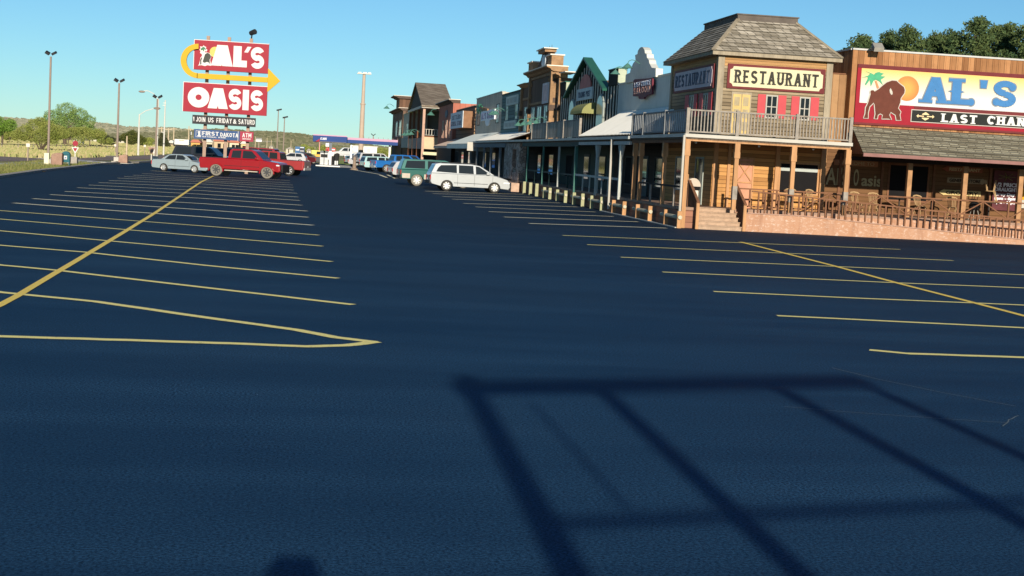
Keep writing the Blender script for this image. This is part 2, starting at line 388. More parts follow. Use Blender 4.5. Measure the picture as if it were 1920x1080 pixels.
struct(strip([(-26, 136), (-18, 124.5), (-14.6, 125)], 3.5, -.03, 'driveway_apron', conc, .035))
roadm = M('weathered_road', (.26, .20, .17), .9, .2, .5, bmp=.2, dirt=.2)
struct(MB().add([(x, y, -.035) for x, y in [(-70, 60), (-34, 104), (-22, 108), (-19.6, 120), (-17.5, 141), (-14, 210), (-19, 230), (-20.6, 166), (-25.4, 150), (-31, 147), (-70, 130)]], [tuple(range(11))]).build('frontage_road', roadm))
struct(strip([(-70, 131), (-31, 147.6), (-25.4, 150.6), (-21.2, 166)], .35, -.04, 'road_edge_kerb', conc, .06))
struct(MB().add([(x, y, .004) for x, y in [(.6, 168), (4.4, 168), (4.4, 190), (.6, 190)]], [(0, 1, 2, 3)]).build('station_slab', conc))
lawn = M('mown_lawn', (.30, .36, .10), .95, .3, .8, bmp=.3)
struct(MB().add([(x, y, .0) for x, y in [(3.0, 199.2), (11, 199.2), (12, 260), (2, 260)]], [(0, 1, 2, 3)]).build('lawn', lawn))
# painted lines -------------------------------------------------
def paint_mat(name, c, wear):
    m, n, b = new_mat(name); co = obj_co(n)
    f = ramp(n, noise_f(n, co, 14, 7, .8), .37-wear*.3, .43); x = mixc(n, f, sh(c, .35), c)
    n.links.new(x, b.inputs['Base Color']); b.inputs['Roughness'].default_value = .7
    return m
yel = paint_mat('yellow_line_paint', (1.0, .84, .27), .10); yel2 = paint_mat('deep_yellow_line_paint', (1.0, .70, .11), .1); pale = paint_mat('pale_line_paint', (1.0, .88, .55), .05)
LL = [[(-60,629),(0,631),(200,637),(380,642.5),(480,646),(575,650),(650,648),(706,641)], [(-60,540),(0,548.2),(180,566),(380,595),(470,607),(558,619.5),(630,633),(704,642)],
      [(-60,489),(0,497.3),(112,507.7),(380,539),(662.5,571.8)], [(-60,454),(0,460),(160,473),(380,497.3),(634,522)], [(-60,427),(0,433),(380,468),(622,490.8)],
      [(-60,405),(0,411),(380,443),(605,462)], [(-60,389),(0,395),(380,423.7),(598,441)], [(26,380.6),(200,394),(380,406.6),(587,422.4)], [(61.6,372.5),(380,393.6),(578,407.5)],
      [(94,365),(380,382),(576,396)], [(121.5,359),(380,372),(566,385)], [(145,352),(380,364.4),(562,376)], [(166,347),(380,357.6),(559,369.6)], [(185,342.4),(380,351),(556.6,362.5)],
      [(204,338.5),(380,345),(551,356.6)], [(220,334),(380,341),(550,351.5)], [(233,331),(549,347)], [(249,328.5),(543.6,343)], [(266,325.5),(543,338.5)], [(283.6,320),(320,322.4)]]
RLN = [[(1630,656.5),(1703,663.2),(1920,670.6),(2150,678)], [(1457,592.3),(1920,615),(2150,626)], [(1338,547),(1610,559.5),(1920,572.5),(2150,582)], [(1242,510.2),(1687,530.8),(1920,540),(2150,549)],
       [(1164,482.5),(1558,499.5),(1920,515.5),(2100,523)], [(1101,459),(1300,467.5),(1787,488.8)], [(1055,441.5),(1300,451.6),(1687.5,467.8)], [(992,419),(1250,427.8)], [(945,407),(1197,416)],
       [(917,397),(1150,406)], [(892,388),(1117,397.5)], [(869,381.5),(1082,388)], [(848,373.5),(1050,380.7)], [(830,368.5),(1027,375)], [(812,363),(1000,370)], [(797,358.5),(981,364.4)],
       [(711.7,327.8),(725.3,333)], [(726.3,327.8),(741.7,334.8)], [(657,317.5),(712,327)]]
def markings(lines, wd, z, name, mat):
    mb = MB()
    for li, ln in enumerate(lines):
        pts = []
        for i in range(len(ln)-1):
            A, B = G(*ln[i]), G(*ln[i+1]); k = 4
            for j in range(k): pts.append(A.lerp(B, j/k))
        pts.append(G(*ln[-1]))
        for p in pts[1:-1]: p.x += rnd.uniform(-.004, .004); p.y += rnd.uniform(-.012, .012)
        s = strip(pts, wd, z+.0009*(li % 3), None, None); mb.add(s.v, s.f)
    return struct(mb.build(name, mat))
markings(LL[:7], .165, .004, 'stall_lines', yel); markings(LL[7:], .23, .004, 'stall_lines', pale)
markings(RLN[:7], .165, .004, 'stall_lines', yel); markings(RLN[7:], .23, .004, 'stall_lines', pale)
markings([[(-60,598),(0,573),(39,551.5),(112,507.7),(207,451),(291.7,399),(356.5,355),(377.6,341),(400,330)]], .115, .008, 'centre_line', yel2)
markings([[(1388.8,454),(1568,500),(1681,530.8),(1832.8,570),(1920,592.8),(2100,638)]], .14, .008, 'centre_line', yel2)
struct(MB().box(12.58, 12.78, 51.0, 64.8, .004, .035).build('pavement_edge', conc))
# hills ----------------------------------------------------------
def hill_mat():
    m, n, b = new_mat('scrub_hillside'); co = obj_co(n)
    a = ramp(n, noise_f(n, co, .012, 10, .7), .38, .62); c = ramp(n, noise_f(n, co, .05, 10, .75), .42, .6)
    x = mixc(n, a, (.80, .69, .48), (.62, .58, .38)); x = mixc(n, mth(n, 'MULTIPLY', c, .8), x, (.30, .32, .20))
    n.links.new(x, b.inputs['Base Color']); b.inputs['Roughness'].default_value = 1; b.inputs['Specular IOR Level'].default_value = 0
    bump(n, b, noise_f(n, co, .08, 10, .8), .5, 3); return m
hm = hill_mat()
def ridge(name, D0, D1, D2, sky_pts, amp, nx=150, ny=26):
    """range of hills whose crest stands at distance D1; crest heights from a list of (bearing X/Y, height over distance)"""
    def H(t):
        for (a, ha), (b_, hb) in zip(sky_pts, sky_pts[1:]):
            if t <= b_: k = (t-a)/(b_-a); k = k*k*(3-2*k); return ha+(hb-ha)*k
        return sky_pts[-1][1]
    vs, fs = [], []; t0, t1 = sky_pts[0][0], sky_pts[-1][0]
    for j in range(ny+1):
        q = j/ny; D = D0+(D1-D0)*q*1.25 if q < .8 else D1+(D2-D1)*(q-.8)*5
        prof = (q/.8)**1.3 if q < .8 else 1-(q-.8)*5*.6
        for i in range(nx+1):
            t = t0+(t1-t0)*i/nx; X = t*D
            nz = noise.fractal(Vector((X*.006, D*.006, 3.1)), 1.0, 2.0, 5)
            z = H(t)*D1*prof*(1+.0*nz)+amp*nz*min(1, prof*2.5)*(1-.8*(abs(q-.8) < .02))-1
            vs.append((X, D, z))
    for j in range(ny):
        for i in range(nx): a = j*(nx+1)+i; fs.append((a, a+1, a+nx+2, a+nx+1))
    return struct(MB().add(vs, fs).build(name, hm, smooth=True, fix=False))
def skyline(px, py, D): v = PY(px, py, D); return (v.x/D, v.z/D)
ridge('hills', 1500, 2600, 4200, [(-.9, .004)]+[skyline(x, y, 2600) for x, y in [(-40,218),(30,221),(90,224),(160,227),(240,239),(330,241),(365,243),(430,246),(480,252),(560,262),(700,278)]]+[(.5, .002)], 1.5)
ridge('hillside', 420, 900, 1500, [(-.6, .0)]+[skyline(x, y, 900) for x, y in [(150,256),(300,252),(370,246),(420,243),(480,246),(520,248),(560,251),(600,257),(650,266),(760,280)]]+[(.12, .001)], 2.0)

# scrub on the near hillside: small upright clumps, uncountable
def scrub(name, n, D0, D1, t0, t1, sz, mat, hfun, seed):
    q = random.Random(seed); vs, fs = [], []
    while len(fs) < n*5:
        D = q.uniform(D0, D1); t = q.uniform(t0, t1); X = t*D
        if noise.fractal(Vector((X*.02, D*.012, seed)), 1, 2, 4) < .02: continue
        z = hfun(X, D)
        for _ in range(5):
            s = sz*q.uniform(.5, 1.3); cx, cy, cz = X+q.uniform(-1, 1)*sz*1.6, D+q.uniform(-1, 1)*sz, z+s*.3; a = q.uniform(-.9, .9); dx, dy = math.cos(a)*s, math.sin(a)*s
            o = len(vs); vs += [(cx-dx, cy-dy, cz-s*.4), (cx+dx, cy+dy, cz-s*.4), (cx+dx*.6, cy+dy*.6, cz+s*q.uniform(.3, .7)), (cx-dx*.5, cy-dy*.5, cz+s*q.uniform(.3, .8))]; fs.append((o, o+1, o+2, o+3))
    o = MB().add(vs, fs).build(name, mat, fix=False); o['kind'] = 'stuff'; return o
from mathutils.bvhtree import BVHTree
def surf(nm):
    o = bpy.data.objects[nm]; bv = BVHTree.FromPolygons([v.co[:] for v in o.data.vertices], [tuple(p.vertices) for p in o.data.polygons])
    def f(X, D):
        h = bv.ray_cast(Vector((X, D, 500)), Vector((0, 0, -1))); return h[0].z if h[0] else -5
    return f
def scrub_mat(nm, c1, c2):
    m, n, b = new_mat(nm); g = nd(n, 'ShaderNodeNewGeometry'); n.links.new(mixc(n, g.outputs['Random Per Island'], c1, c2), b.inputs['Base Color']); b.inputs['Roughness'].default_value = .9; b.inputs['Specular IOR Level'].default_value = .1; return m
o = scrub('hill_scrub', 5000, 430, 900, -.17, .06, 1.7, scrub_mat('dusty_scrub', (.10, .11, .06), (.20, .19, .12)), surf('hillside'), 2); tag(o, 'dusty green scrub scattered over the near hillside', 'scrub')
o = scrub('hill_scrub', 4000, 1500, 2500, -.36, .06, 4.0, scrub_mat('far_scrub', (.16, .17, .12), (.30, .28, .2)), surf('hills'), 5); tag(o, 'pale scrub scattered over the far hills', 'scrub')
# upright dry grass of the field beyond the road
q = random.Random(12); vs, fs = [], []
for _ in range(42000):
    D = 128+(q.random()**1.3)*270; t = q.uniform(-.33, .0) if D > 165 else q.uniform(-.33, -.135); X = t*D
    if X > -14.5 and D < 235 or (-21 < X < -13 and D < 232 and D > 118): continue
    h = q.uniform(.10, .30)*(1+D/400); w_ = .05+D*.0007; a = q.uniform(-1, 1); dx, dy = math.cos(a)*w_, math.sin(a)*w_
    o = len(vs); vs += [(X-dx, D-dy, -.08), (X+dx, D+dy, -.08), (X+dx*.4, D+.03, h), (X-dx*.7, D, h*.8)]; fs.append((o, o+1, o+2, o+3))
o = MB().add(vs, fs).build('field_grass', scrub_mat('dry_grass_blades', (.26, .29, .10), (.44, .36, .19)), fix=False); tag(o, 'dry yellow green grass standing in the field beyond the road', 'grass'); o['kind'] = 'stuff'
struct(markings([[(1560,690),(1650,712),(1760,735),(1850,752),(1905,762)], [(1470,763),(1640,777),(1760,785),(1890,793)], [(1880,800),(1892,788),(1910,780)]], .012, .003, 'tyre_scratches', M('pale_scratch', (.16, .19, .2), .9)))
# ============================================================ THE RESTAURANT END
wood_or = boards('orange_plank_siding', (.46, .215, .07), 'z', .145, .11, .3, grime=.4, alt=(.62, .32, .11))
wood_gr = boards('weathered_plank_siding', (.23, .165, .095), 'z', .135, .17, .5, grime=.6, gapdark=.2, alt=(.42, .33, .21))
wood_or2 = boards('weathered_orange_boards', (.55, .30, .12), 'z', .11, .1, .3, grime=.35, alt=(.62, .38, .17))
wood_v = boards('cedar_board_siding', (.33, .14, .052), 'xy', .245, .08, .35, grime=.45, alt=(.50, .25, .11))
wood_v2 = boards('pale_cedar_boards', (.38, .20, .09), 'xy', .26, .06, .3, grime=.45, alt=(.50, .30, .15))
wood_br = boards('brown_painted_siding', (.165, .082, .035), 'z', .15, .07, .15, grime=.2)
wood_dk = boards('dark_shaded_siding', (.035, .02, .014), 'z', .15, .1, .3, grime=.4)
wood_skirt = boards('red_brown_skirting', (.30, .14, .09), 'z', .2, .06, .2, grime=.3)
post_m = M('orange_timber_post', (.48, .26, .125), .8, .22, 5, bmp=.15, dirt=.3, stretch=(1, 1, .15))
trim_gr = M('weathered_trim', (.34, .285, .205), .85, .25, 4, bmp=.2, dirt=.35, stretch=(1, 1, .2))
rail_gr = M('grey_timber_rail', (.30, .265, .225), .8, .25, 5, bmp=.1, dirt=.2)
rail_br = M('brown_timber_rail', (.21, .10, .055), .85, .22, 5, bmp=.1, dirt=.25)
white_tr = M('cream_painted_trim', (.50, .47, .41), .6, .06, 2, dirt=.1)
gut = M('grey_gutter_metal', (.36, .38, .37), .5, .1, 1)
shing = shingles('cedar_shingles', (.34, .295, .225), .17, .30, dark=.22, alt=(.56, .50, .41))
shing2 = shingles('old_asphalt_shingles', (.26, .23, .165), .20, .34, dark=.3, alt=(.36, .34, .26))
dglass = glass()
black_in = M('dark_interior', (.012, .011, .012), .9, .1)
FZ = .74
# --- upper storey and ground floor of the restaurant
t = thing('restaurant_building', 'two storey weathered plank restaurant with shingled hip roof on the street corner', 'building', (14.6, 54, 0))
MB().box(14.6, 18.9, 54.0, 61.3, 3.2, 5.93).build('wall', wood_gr, t)
MB().box(14.598, 18.902, 53.998, 61.302, 5.93, 6.3).build('frieze', wood_or2, t)
MB().box(14.6, 18.9, 54.0, 61.3, 0, 3.2).build('lower_wall', wood_or, t)
for x0, x1 in ((14.56, 14.80), (18.70, 18.94)): MB().box(x0, x1, 53.95, 54.2, 3.2, 6.28).build('corner_board', trim_gr, t)
MB().box(14.555, 14.8, 61.1, 61.36, 3.2, 6.28).build('corner_board', trim_gr, t)
ex0, ex1, ey0, ey1 = 14.27, 19.2, 53.72, 61.6; cx0, cx1, cy0, cy1 = 15.52, 17.80, 55.1, 59.9
mb = MB()
N = 12
for i in range(N):                                                    # overlapping courses of shingles
    a, b = i/N, (i+1)/N; z0, z1 = 6.44+(7.74-6.44)*a, 6.44+(7.74-6.44)*b; o = .035
    def rc(k, e, z): return [(ex0+(cx0-ex0)*k-e, ey0+(cy0-ey0)*k-e, z), (ex1+(cx1-ex1)*k+e, ey0+(cy0-ey0)*k-e, z), (ex1+(cx1-ex1)*k+e, ey1+(cy1-ey1)*k+e, z), (ex0+(cx0-ex0)*k-e, ey1+(cy1-ey1)*k+e, z)]
    A, B, C = rc(a, 0, z0), rc(a, o, z0), rc(b, 0, z1)
    mb.add(A+B+C, [(0, 1, 5, 4), (1, 2, 6, 5), (2, 3, 7, 6), (3, 0, 4, 7), (4, 5, 9, 8), (5, 6, 10, 9), (6, 7, 11, 10), (7, 4, 8, 11)])
roof = mb.build('roof', shing, t, fix=False)
MB().box(ex0, ex1, ey0, ey1, 6.30, 6.43).build('eave_fascia', trim_gr, t)
MB().box(cx0-.03, cx1+.03, cy0-.03, cy1+.03, 7.7, 7.93).box(cx0-.07, cx1+.07, cy0-.07, cy1+.07, 7.93, 7.975).build('roof_cap', M('dark_cap_boards', (.12, .10, .085), .8, .2, 3), t)
for (p, q) in (((ex0, ey0), (cx0, cy0)), ((ex1, ey0), (cx1, cy0))):
    MB().bar((p[0], p[1], 6.47), (q[0], q[1], 7.77), .13, .05).build('hip_ridge', trim_gr, t)
mb = MB()
for k in range(7): mb.box(14.82, 18.68, 53.985-.004*(k % 2), 54, 6.0+.035*k, 6.02+.035*k)
mb.build('frieze_moulding', wood_or2, t)
red_sh = M('coral_red_shutter', (.50, .075, .085), .6, .06, 3); tanp = M('tan_door_paint', (.58, .42, .17), .7, .1, 3); framec = M('grey_window_frame', (.42, .40, .35), .7, .1, 3)
def window_y(par, x0, x1, z0, z1, Y, frame=framec, fw=.05, cross=True, gl=dglass):
    f = MB()
    f.box(x0, x1, Y-.04, Y, z1-fw, z1).box(x0, x1, Y-.04, Y, z0, z0+fw).box(x0, x0+fw, Y-.04, Y, z0+fw, z1-fw).box(x1-fw, x1, Y-.04, Y, z0+fw, z1-fw)
    if cross: xm = (x0+x1)/2; zm = (z0+z1)/2; f.box(xm-.018, xm+.018, Y-.035, Y, z0+fw, z1-fw).box(x0+fw, xm-.018, Y-.03, Y, zm-.018, zm+.018).box(xm+.018, x1-fw, Y-.03, Y, zm-.018, zm+.018)
    o = f.build('window', frame, par); MB().box(x0+fw, x1-fw, Y-.012, Y-.004, z0+fw, z1-fw).build('pane', gl, o); return o
def window_x(par, y0, y1, z0, z1, X, frame=framec, fw=.06, cross=True, gl=dglass):
    f = MB()
    f.box(X-.04, X, y0, y1, z1-fw, z1).box(X-.04, X, y0, y1, z0, z0+fw).box(X-.04, X, y0, y0+fw, z0+fw, z1-fw).box(X-.04, X, y1-fw, y1, z0+fw, z1-fw)
    if cross: ym = (y0+y1)/2; zm = (z0+z1)/2; f.box(X-.035, X, ym-.02, ym+.02, z0+fw, z1-fw).box(X-.03, X, y0+fw, ym-.02, zm-.018, zm+.018).box(X-.03, X, ym+.02, y1-fw, zm-.018, zm+.018)
    o = f.build('window', frame, par); MB().box(X-.012, X-.004, y0+fw, y1-fw, z0+fw, z1-fw).build('pane', gl, o); return o
for a, b_, c, d in ((16.15, 16.45, 16.93, 17.24), (17.44, 17.74, 18.18, 18.50)):
    MB().box(a, b_, 53.96, 54, 4.12, 4.97).build('shutter', red_sh, t); MB().box(c, d, 53.96, 54, 4.12, 4.97).build('shutter', red_sh, t)
    window_y(t, b_+.01, c-.01, 4.1, 4.96, 54)
o = MB().box(15.15, 15.9, 53.965, 54, 3.3, 5.0).build('door', trim_gr, t)
dp = MB().box(15.2, 15.51, 53.935, 53.965, 3.3, 4.92).box(15.54, 15.85, 53.935, 53.965, 3.3, 4.92); dp.build('door_leaf', tanp, o)
pn = MB()
for x in (15.25, 15.59):
    for z in (4.5, 4.05, 3.6): pn.box(x, x+.2, 53.925, 53.936, z, z+.32)
pn.build('door_panel', M('weathered_panel', (.38, .31, .19), .8, .2, 4), o)
# west wall shutters and windows (pixels found in the photo, placed on the wall plane)
def wyz(px, py, X=14.6): v = PX(px, py, X); return v.y, v.z
for a, b_ in ((1286.5, 1293), (1303, 1308.5), (1313, 1319), (1329.5, 1336.5)):
    y1, y0 = wyz(a, 190)[0], wyz(b_, 190)[0]; MB().box(14.55, 14.6, y0, y1, 4.12, 4.98).build('shutter', red_sh, t)
for a, b_ in ((1293, 1303), (1319, 1329.5)): window_x(t, wyz(b_, 190)[0]+.03, wyz(a, 190)[0]-.03, 4.1, 4.96, 14.6, gl=M('warm_reflecting_pane', (.10, .035, .012), .2, .3))
# ground floor front: door with crossed boards, pilasters, long window with a blind
o = MB().box(15.48, 15.54, 53.93, 54, FZ, 2.62).box(16.12, 16.18, 53.93, 54, FZ, 2.62).box(15.54, 16.12, 53.93, 54, 2.55, 2.62).build('door', post_m, t)
MB().box(15.54, 16.12, 53.96, 54.0, FZ, 2.55).build('door_leaf', M('salmon_door_paint', (.55, .27, .17), .7, .12, 3), o)
MB().bar((15.58, 53.94, 1.75), (16.08, 53.94, 2.4), .04).bar((15.58, 53.93, 2.4), (16.08, 53.93, 1.75), .04).box(15.54, 16.12, 53.935, 53.96, 1.66, 1.71).box(15.54, 16.12, 53.935, 53.96, 2.42, 2.47).build('door_brace', post_m, o)
for x0, x1 in ((14.62, 14.78), (15.16, 15.27)): MB().box(x0, x1, 53.92, 54.0, FZ, 3.1).build('pilaster', post_m, t)
MB().box(16.98, 17.13, 53.9, 54, FZ, 3.1).build('pilaster', post_m, t)
MB().box(18.72, 18.92, 53.88, 54, FZ, 3.1).build('pilaster', post_m, t)
w0 = window_y(t, 17.15, 18.7, 1.33, 2.53, 54, frame=post_m, fw=.06, cross=False, gl=black_in)
MB().box(17.21, 18.64, 53.975, 53.986, 2.20, 2.33).build('blind', M('pale_blind', (.42, .45, .42), .8, .05), w0)
# --- signs reading RESTAURANT
maroon = M('maroon_paint', (.15, .028, .03), .6, .1, 3); cream = M('cream_sign_paint', (.62, .57, .37), .6, .05, 2); dkgrey = M('dark_letter_paint', (.04, .037, .03), .6, .1)
def notched(x0, x1, z0, z1, r, n=5):
    out = []
    for (cx, cz, a0) in ((x0, z0, 90), (x1, z0, 180), (x1, z1, 270), (x0, z1, 360)):
        pts = [(cx+r*math.cos(R(a0-90*k/n)), cz+r*math.sin(R(a0-90*k/n))) for k in range(n+1)]
        out += pts
    return out
sg = thing('restaurant_sign', 'cream sign with maroon frame reading RESTAURANT above the red shutters, facing the lot', 'sign', (16.8, 53.95, 5.1), group=None)
MB().box(14.93, 18.66, 53.93, 54.0, 5.12, 6.02).build('frame', maroon, sg)
MB().prism(notched(15.02, 18.57, 5.2, 5.93, .12), 'y', 53.93, 53.915).build('board', cream, sg)
letters(word('RESTAURANT', 15.2, 5.33, 3.2, .48, .21, True, .20, True, .66), 'y', 53.915, .012, 'lettering', dkgrey, sg)
sg = thing('restaurant_sign', 'shaded pale RESTAURANT sign on the side wall, left of the sunlit one', 'sign', (14.55, 57, 5.1))
ya, yb = wyz(1342, 150)[0]+.12, wyz(1267, 150)[0]
grp = M('shaded_cream_sign_paint', (.58, .50, .54), .7, .08, 2); gletter = M('grey_blue_letter_paint', (.10, .12, .17), .7, .1)  # side board's cream greyed, its shade put into the colour
MB().box(14.53, 14.6, ya, yb, 5.12, 6.02).build('frame', maroon, sg)
MB().prism([(u, v) for u, v in notched(ya+.15, yb-.15, 5.2, 5.93, .12)], 'x', 14.53, 14.515).build('board', grp, sg)
letters(word('RESTAURANT', -(yb-.35), 5.33, (yb-ya)-.75, .48, .2, True, .2, True, .66), 'x', 14.515, .012, 'lettering', gletter, sg)
# --- corner balcony
bal = thing('corner_balcony', 'railed balcony on orange timber posts wrapping the restaurant corner', 'balcony', (12.8, 51.2, 0))
deckm = boards('deck_boards', (.12, .085, .06), 'xy', .14, .08, .2)
MB().prism([(12.86, 51.26), (18.84, 51.26), (18.84, 53.99), (14.59, 53.99), (14.59, 60.35), (12.86, 60.35)], 'z', 3.12, 3.24).build('deck', deckm, bal)
MB().box(12.80, 18.90, 51.19, 51.26, 3.19, 3.31).build('fascia', white_tr, bal)
MB().box(12.79, 12.86, 51.262, 60.4, 3.19, 3.31).build('fascia', gut, bal)
MB().box(12.84, 18.86, 51.27, 51.40, 3.06, 3.185).build('beam', post_m, bal)
MB().box(12.88, 13.0, 51.42, 60.35, 3.0, 3.11).build('beam', rail_br, bal)
def rail_run(par, p, q, z0, z1, pr=.052, step=.115, m=rail_gr, pan='baluster_panel', posts=(), pz=None, pw=.1, bal_m=None):
    """handrail, foot rail and one panel of balusters between two points"""
    p = Vector((*p, 0)); q = Vector((*q, 0)); d = (q-p); L = d.length; d.normalize()
    MB().bar((p.x, p.y, z1-.03), (q.x, q.y, z1-.03), .085, .05).build('handrail', m, par)
    MB().bar((p.x, p.y, z0+.03), (q.x, q.y, z0+.03), .06, .05).build('foot_rail', m, par)
    mb = MB(); n = max(1, int(L/step))
    for i in range(n):
        c = p+d*(i+.5)*L/n; mb.bar((c.x, c.y, z0+.056), (c.x, c.y, z1-.056), pr*.75, pr*.75)
    mb.build(pan, bal_m or m, par)
def post(par, x, y, z0, z1, w=.11, m=rail_gr, name='rail_post'): return MB().box(x-w/2, x+w/2, y-w/2, y+w/2, z0, z1).build(name, m, par, bevel=.008)
xs = [12.87, 14.66, 16.83, 18.80]
for i, x in enumerate(xs): post(bal, x, 51.25, 3.312, 4.21, .12)
for a, b_ in zip(xs, xs[1:]): rail_run(bal, (a+.065, 51.25), (b_-.065, 51.25), 3.36, 4.17)
ys = [51.4, 54.6, 58.3, 60.3]
dk_rail = M('blue_grey_stained_timber', (.20, .21, .215), .8, .15, 4, dirt=.2)
for y in ys[1:]: post(bal, 12.87, y, 3.312, 4.21, .12, dk_rail)
for a, b_ in zip([51.3]+ys[1:], ys[1:]): rail_run(bal, (12.87, a+.065), (12.87, b_-.065), 3.36, 4.17, m=dk_rail, step=.27, pr=.06, bal_m=M('pale_grey_picket', (.42, .43, .43), .7, .15, 4))
def timber_post(par, x, y, z0, z1, w=.15, m=post_m, collar=True):
    o = post(par, x, y, z0, z1, w, m, 'post')
    if collar: MB().box(x-w*.68, x+w*.68, y-w*.68, y+w*.68, z1-.52, z1-.30).box(x-w*.62, x+w*.62, y-w*.62, y+w*.62, z1-.30, z1-.002).build('collar', m, o)
    return o
timber_post(bal, 12.93, 51.34, 0, 3.06)
for x in (14.73, 16.80, 18.80):
    timber_post(bal, x, 51.34, FZ-.02, 3.06)
    MB().box(x-.085, x+.085, 51.25, 51.43, FZ+.35, FZ+.82).build('post_patch', rail_gr, bal)
for y in (54.65, 58.7, 59.85): timber_post(bal, 12.93, y, .7, 3.0)
ds = MB().path([(12.76, 51.15, 3.25), (12.76, 51.13, .32), (12.79, 51.10, .12)], .045); ds.build('downspout', white_tr, bal)
for x in (13.3, 15.6, 17.6): MB().tube((x, 51.6, 3.05), (x, 51.6, 3.12), .02).sphere((x, 51.6, 3.02), .045, 8, 6).build('bulb', M('bulb_glass', (.7, .68, .6), .3, .02), bal)
# --- restaurant porch floor, steps, ramp
brick = M('pink_stucco', (.60, .36, .25), .9, .16, 1.2, bmp=.3, dirt=.2)
def stucco_mat():
    m, n, b = new_mat('stained_pink_stucco'); co = obj_co(n)
    f = ramp(n, noise_f(n, obj_co(n, (.9, .9, .35)), 1.5, 7, .7), .3, .7); x = mixc(n, f, (.42, .215, .12), (.50, .30, .205))
    e = ramp(n, noise_f(n, obj_co(n, (1, 1, 2.2)), 5.5, 9, .82), .53, .60); x = mixc(n, mth(n, 'MULTIPLY', e, .55), x, (.74, .66, .58))
    s = ramp(n, noise_f(n, obj_co(n, (1.3, 1.3, .25)), 2.2, 5, .7), .5, .68); x = mixc(n, mth(n, 'MULTIPLY', s, .5), x, (.30, .15, .09))
    n.links.new(x, b.inputs['Base Color']); b.inputs['Roughness'].default_value = .95; b.inputs['Specular IOR Level'].default_value = .1
    bump(n, b, noise_f(n, co, 25, 5, .7), .4, .02); return m
stuc = stucco_mat()
floorm = M('porch_floor_boards', (.34, .22, .16), .85, .2, 4, dirt=.2)
pf = thing('restaurant_porch', 'raised porch floor with pink stucco front behind the ramp', 'porch', (15, 52, 0))
MB().box(12.9, 15.06, 52.25, 53.99, FZ-.1, FZ).box(15.06, 18.9, 52.42, 53.99, FZ-.1, FZ).box(18.9, 31, 52.42, 55.39, FZ-.1, FZ).build('floor', floorm, pf)
MB().box(15.06, 31, 52.40, 52.50, 0, FZ-.1).build('front_wall', stuc, pf)
MB().box(12.9, 13.36, 51.3, 52.25, FZ-.1, FZ).build('floor_return', floorm, pf)
MB().box(12.95, 13.36, 51.35, 51.42, 0, FZ-.1).build('front_skirt', wood_skirt, pf)
st = thing('porch_steps', 'five wide worn pinkish brown steps up to the restaurant porch', 'steps', (14.2, 51, 0))
stepm = M('worn_step_boards', (.42, .29, .20), .85, .2, 5, bmp=.1, dirt=.3)
for k in range(5):
    MB().box(13.42, 14.98, 50.98+.26*k, 52.249, .148*k, .148*(k+1)-.035).box(13.40, 15.0, 50.95+.26*k, 52.25 if k == 4 else 51.25+.26*k, .148*(k+1)-.033, .148*(k+1)).build('step', stepm, st)
def step_rail(label, x):
    r = thing('step_railing', label, 'railing', (x, 51, 0))
    post(r, x, 50.93, 0, .95, .11, post_m); post(r, x, 52.3, FZ, FZ+.95, .11, rail_br)
    MB().bar((x, 50.86, .93), (x, 52.3, 1.66), .1, .05).build('handrail', rail_br, r)
    mb = MB()
    for k in range(7): y = 51.05+.17*k; mb.box(x-.022, x+.022, y-.022, y+.022, .12+.148*(y-50.98)/.26, .9+.507*(y-50.86))
    mb.build('baluster_panel', rail_br, r); return r
step_rail('brown stair railing on the left side of the porch steps', 13.34)
step_rail('brown stair railing between the steps and the ramp', 15.04)
MB().box(15.0, 15.12, 52.3, 52.42, FZ, 1.75)
rp = thing('entrance_ramp', 'long pink stucco ramp with brown picket railing sloping down to the right', 'ramp', (15.1, 51, 0))
def rz(x): return .63 if x < 17.2 else .63-(x-17.2)*.0548
xx = [15.12, 17.2, 20, 23, 26, 28.5]
MB().prism([(15.12, 0)]+[(x, rz(x)) for x in xx]+[(28.5, 0)], 'y', 51.0, 51.12).build('front_wall', stuc, rp)
capm = M('ramp_cap', (.44, .27, .20), .9, .15, 3, dirt=.2)
mb = MB()
for a, b_ in zip(xx, xx[1:]): mb.bar((a, 51.05, rz(a)+.016), (b_, 51.05, rz(b_)+.016), .18, .03)
mb.build('wall_cap', capm, rp)
MB().prism([(15.12, 0)]+[(x, rz(x)-.03) for x in xx]+[(28.5, 0)], 'y', 51.12, 52.39).build('slope', capm, rp)
def rr(x): return 1.42-(x-15.3)*.0535
xsr = [15.3, 18, 21, 24, 27, 28.4]
mb = MB()
for a, b_ in zip(xsr, xsr[1:]): mb.bar((a, 51.06, rr(a)), (b_, 51.06, rr(b_)), .075, .05)
mb.build('handrail', rail_br, rp)
x = 15.55
while x < 28.3:
    MB().box(x-.026, x+.026, 51.035, 51.085, rz(x)+.032, rr(x)-.024).build('picket', rail_br, rp); x += .247
tr = thing('porch_railing', 'brown truss railing with crossed braces along the porch edge behind the ramp', 'railing', (15.1, 52.48, FZ))
zt = FZ+.76; yy = 52.47
MB().box(15.1, 31, yy-.03, yy+.03, zt-.05, zt).build('handrail', rail_br, tr); MB().box(15.1, 31, yy-.03, yy+.03, FZ+.08, FZ+.13).build('foot_rail', rail_br, tr)
x = 15.15
k = 0
while x < 30.5:
    MB().box(x-.03, x+.03, yy-.025, yy+.025, FZ+.13, zt-.05).build('upright', rail_br, tr)
    if x > 17.5:
        MB().bar((x+.03, yy, FZ+.15), (x+.95, yy, zt-.07), .04).build('brace', rail_br, tr)
        MB().bar((x+1.01, yy, zt-.07), (x+1.93, yy, FZ+.15), .04).build('brace', rail_br, tr)
        MB().box(x+.965, x+.995, yy-.02, yy+.02, FZ+.13, zt-.05).build('upright', rail_br, tr); x += 1.97
    else: x += .5
    k += 1
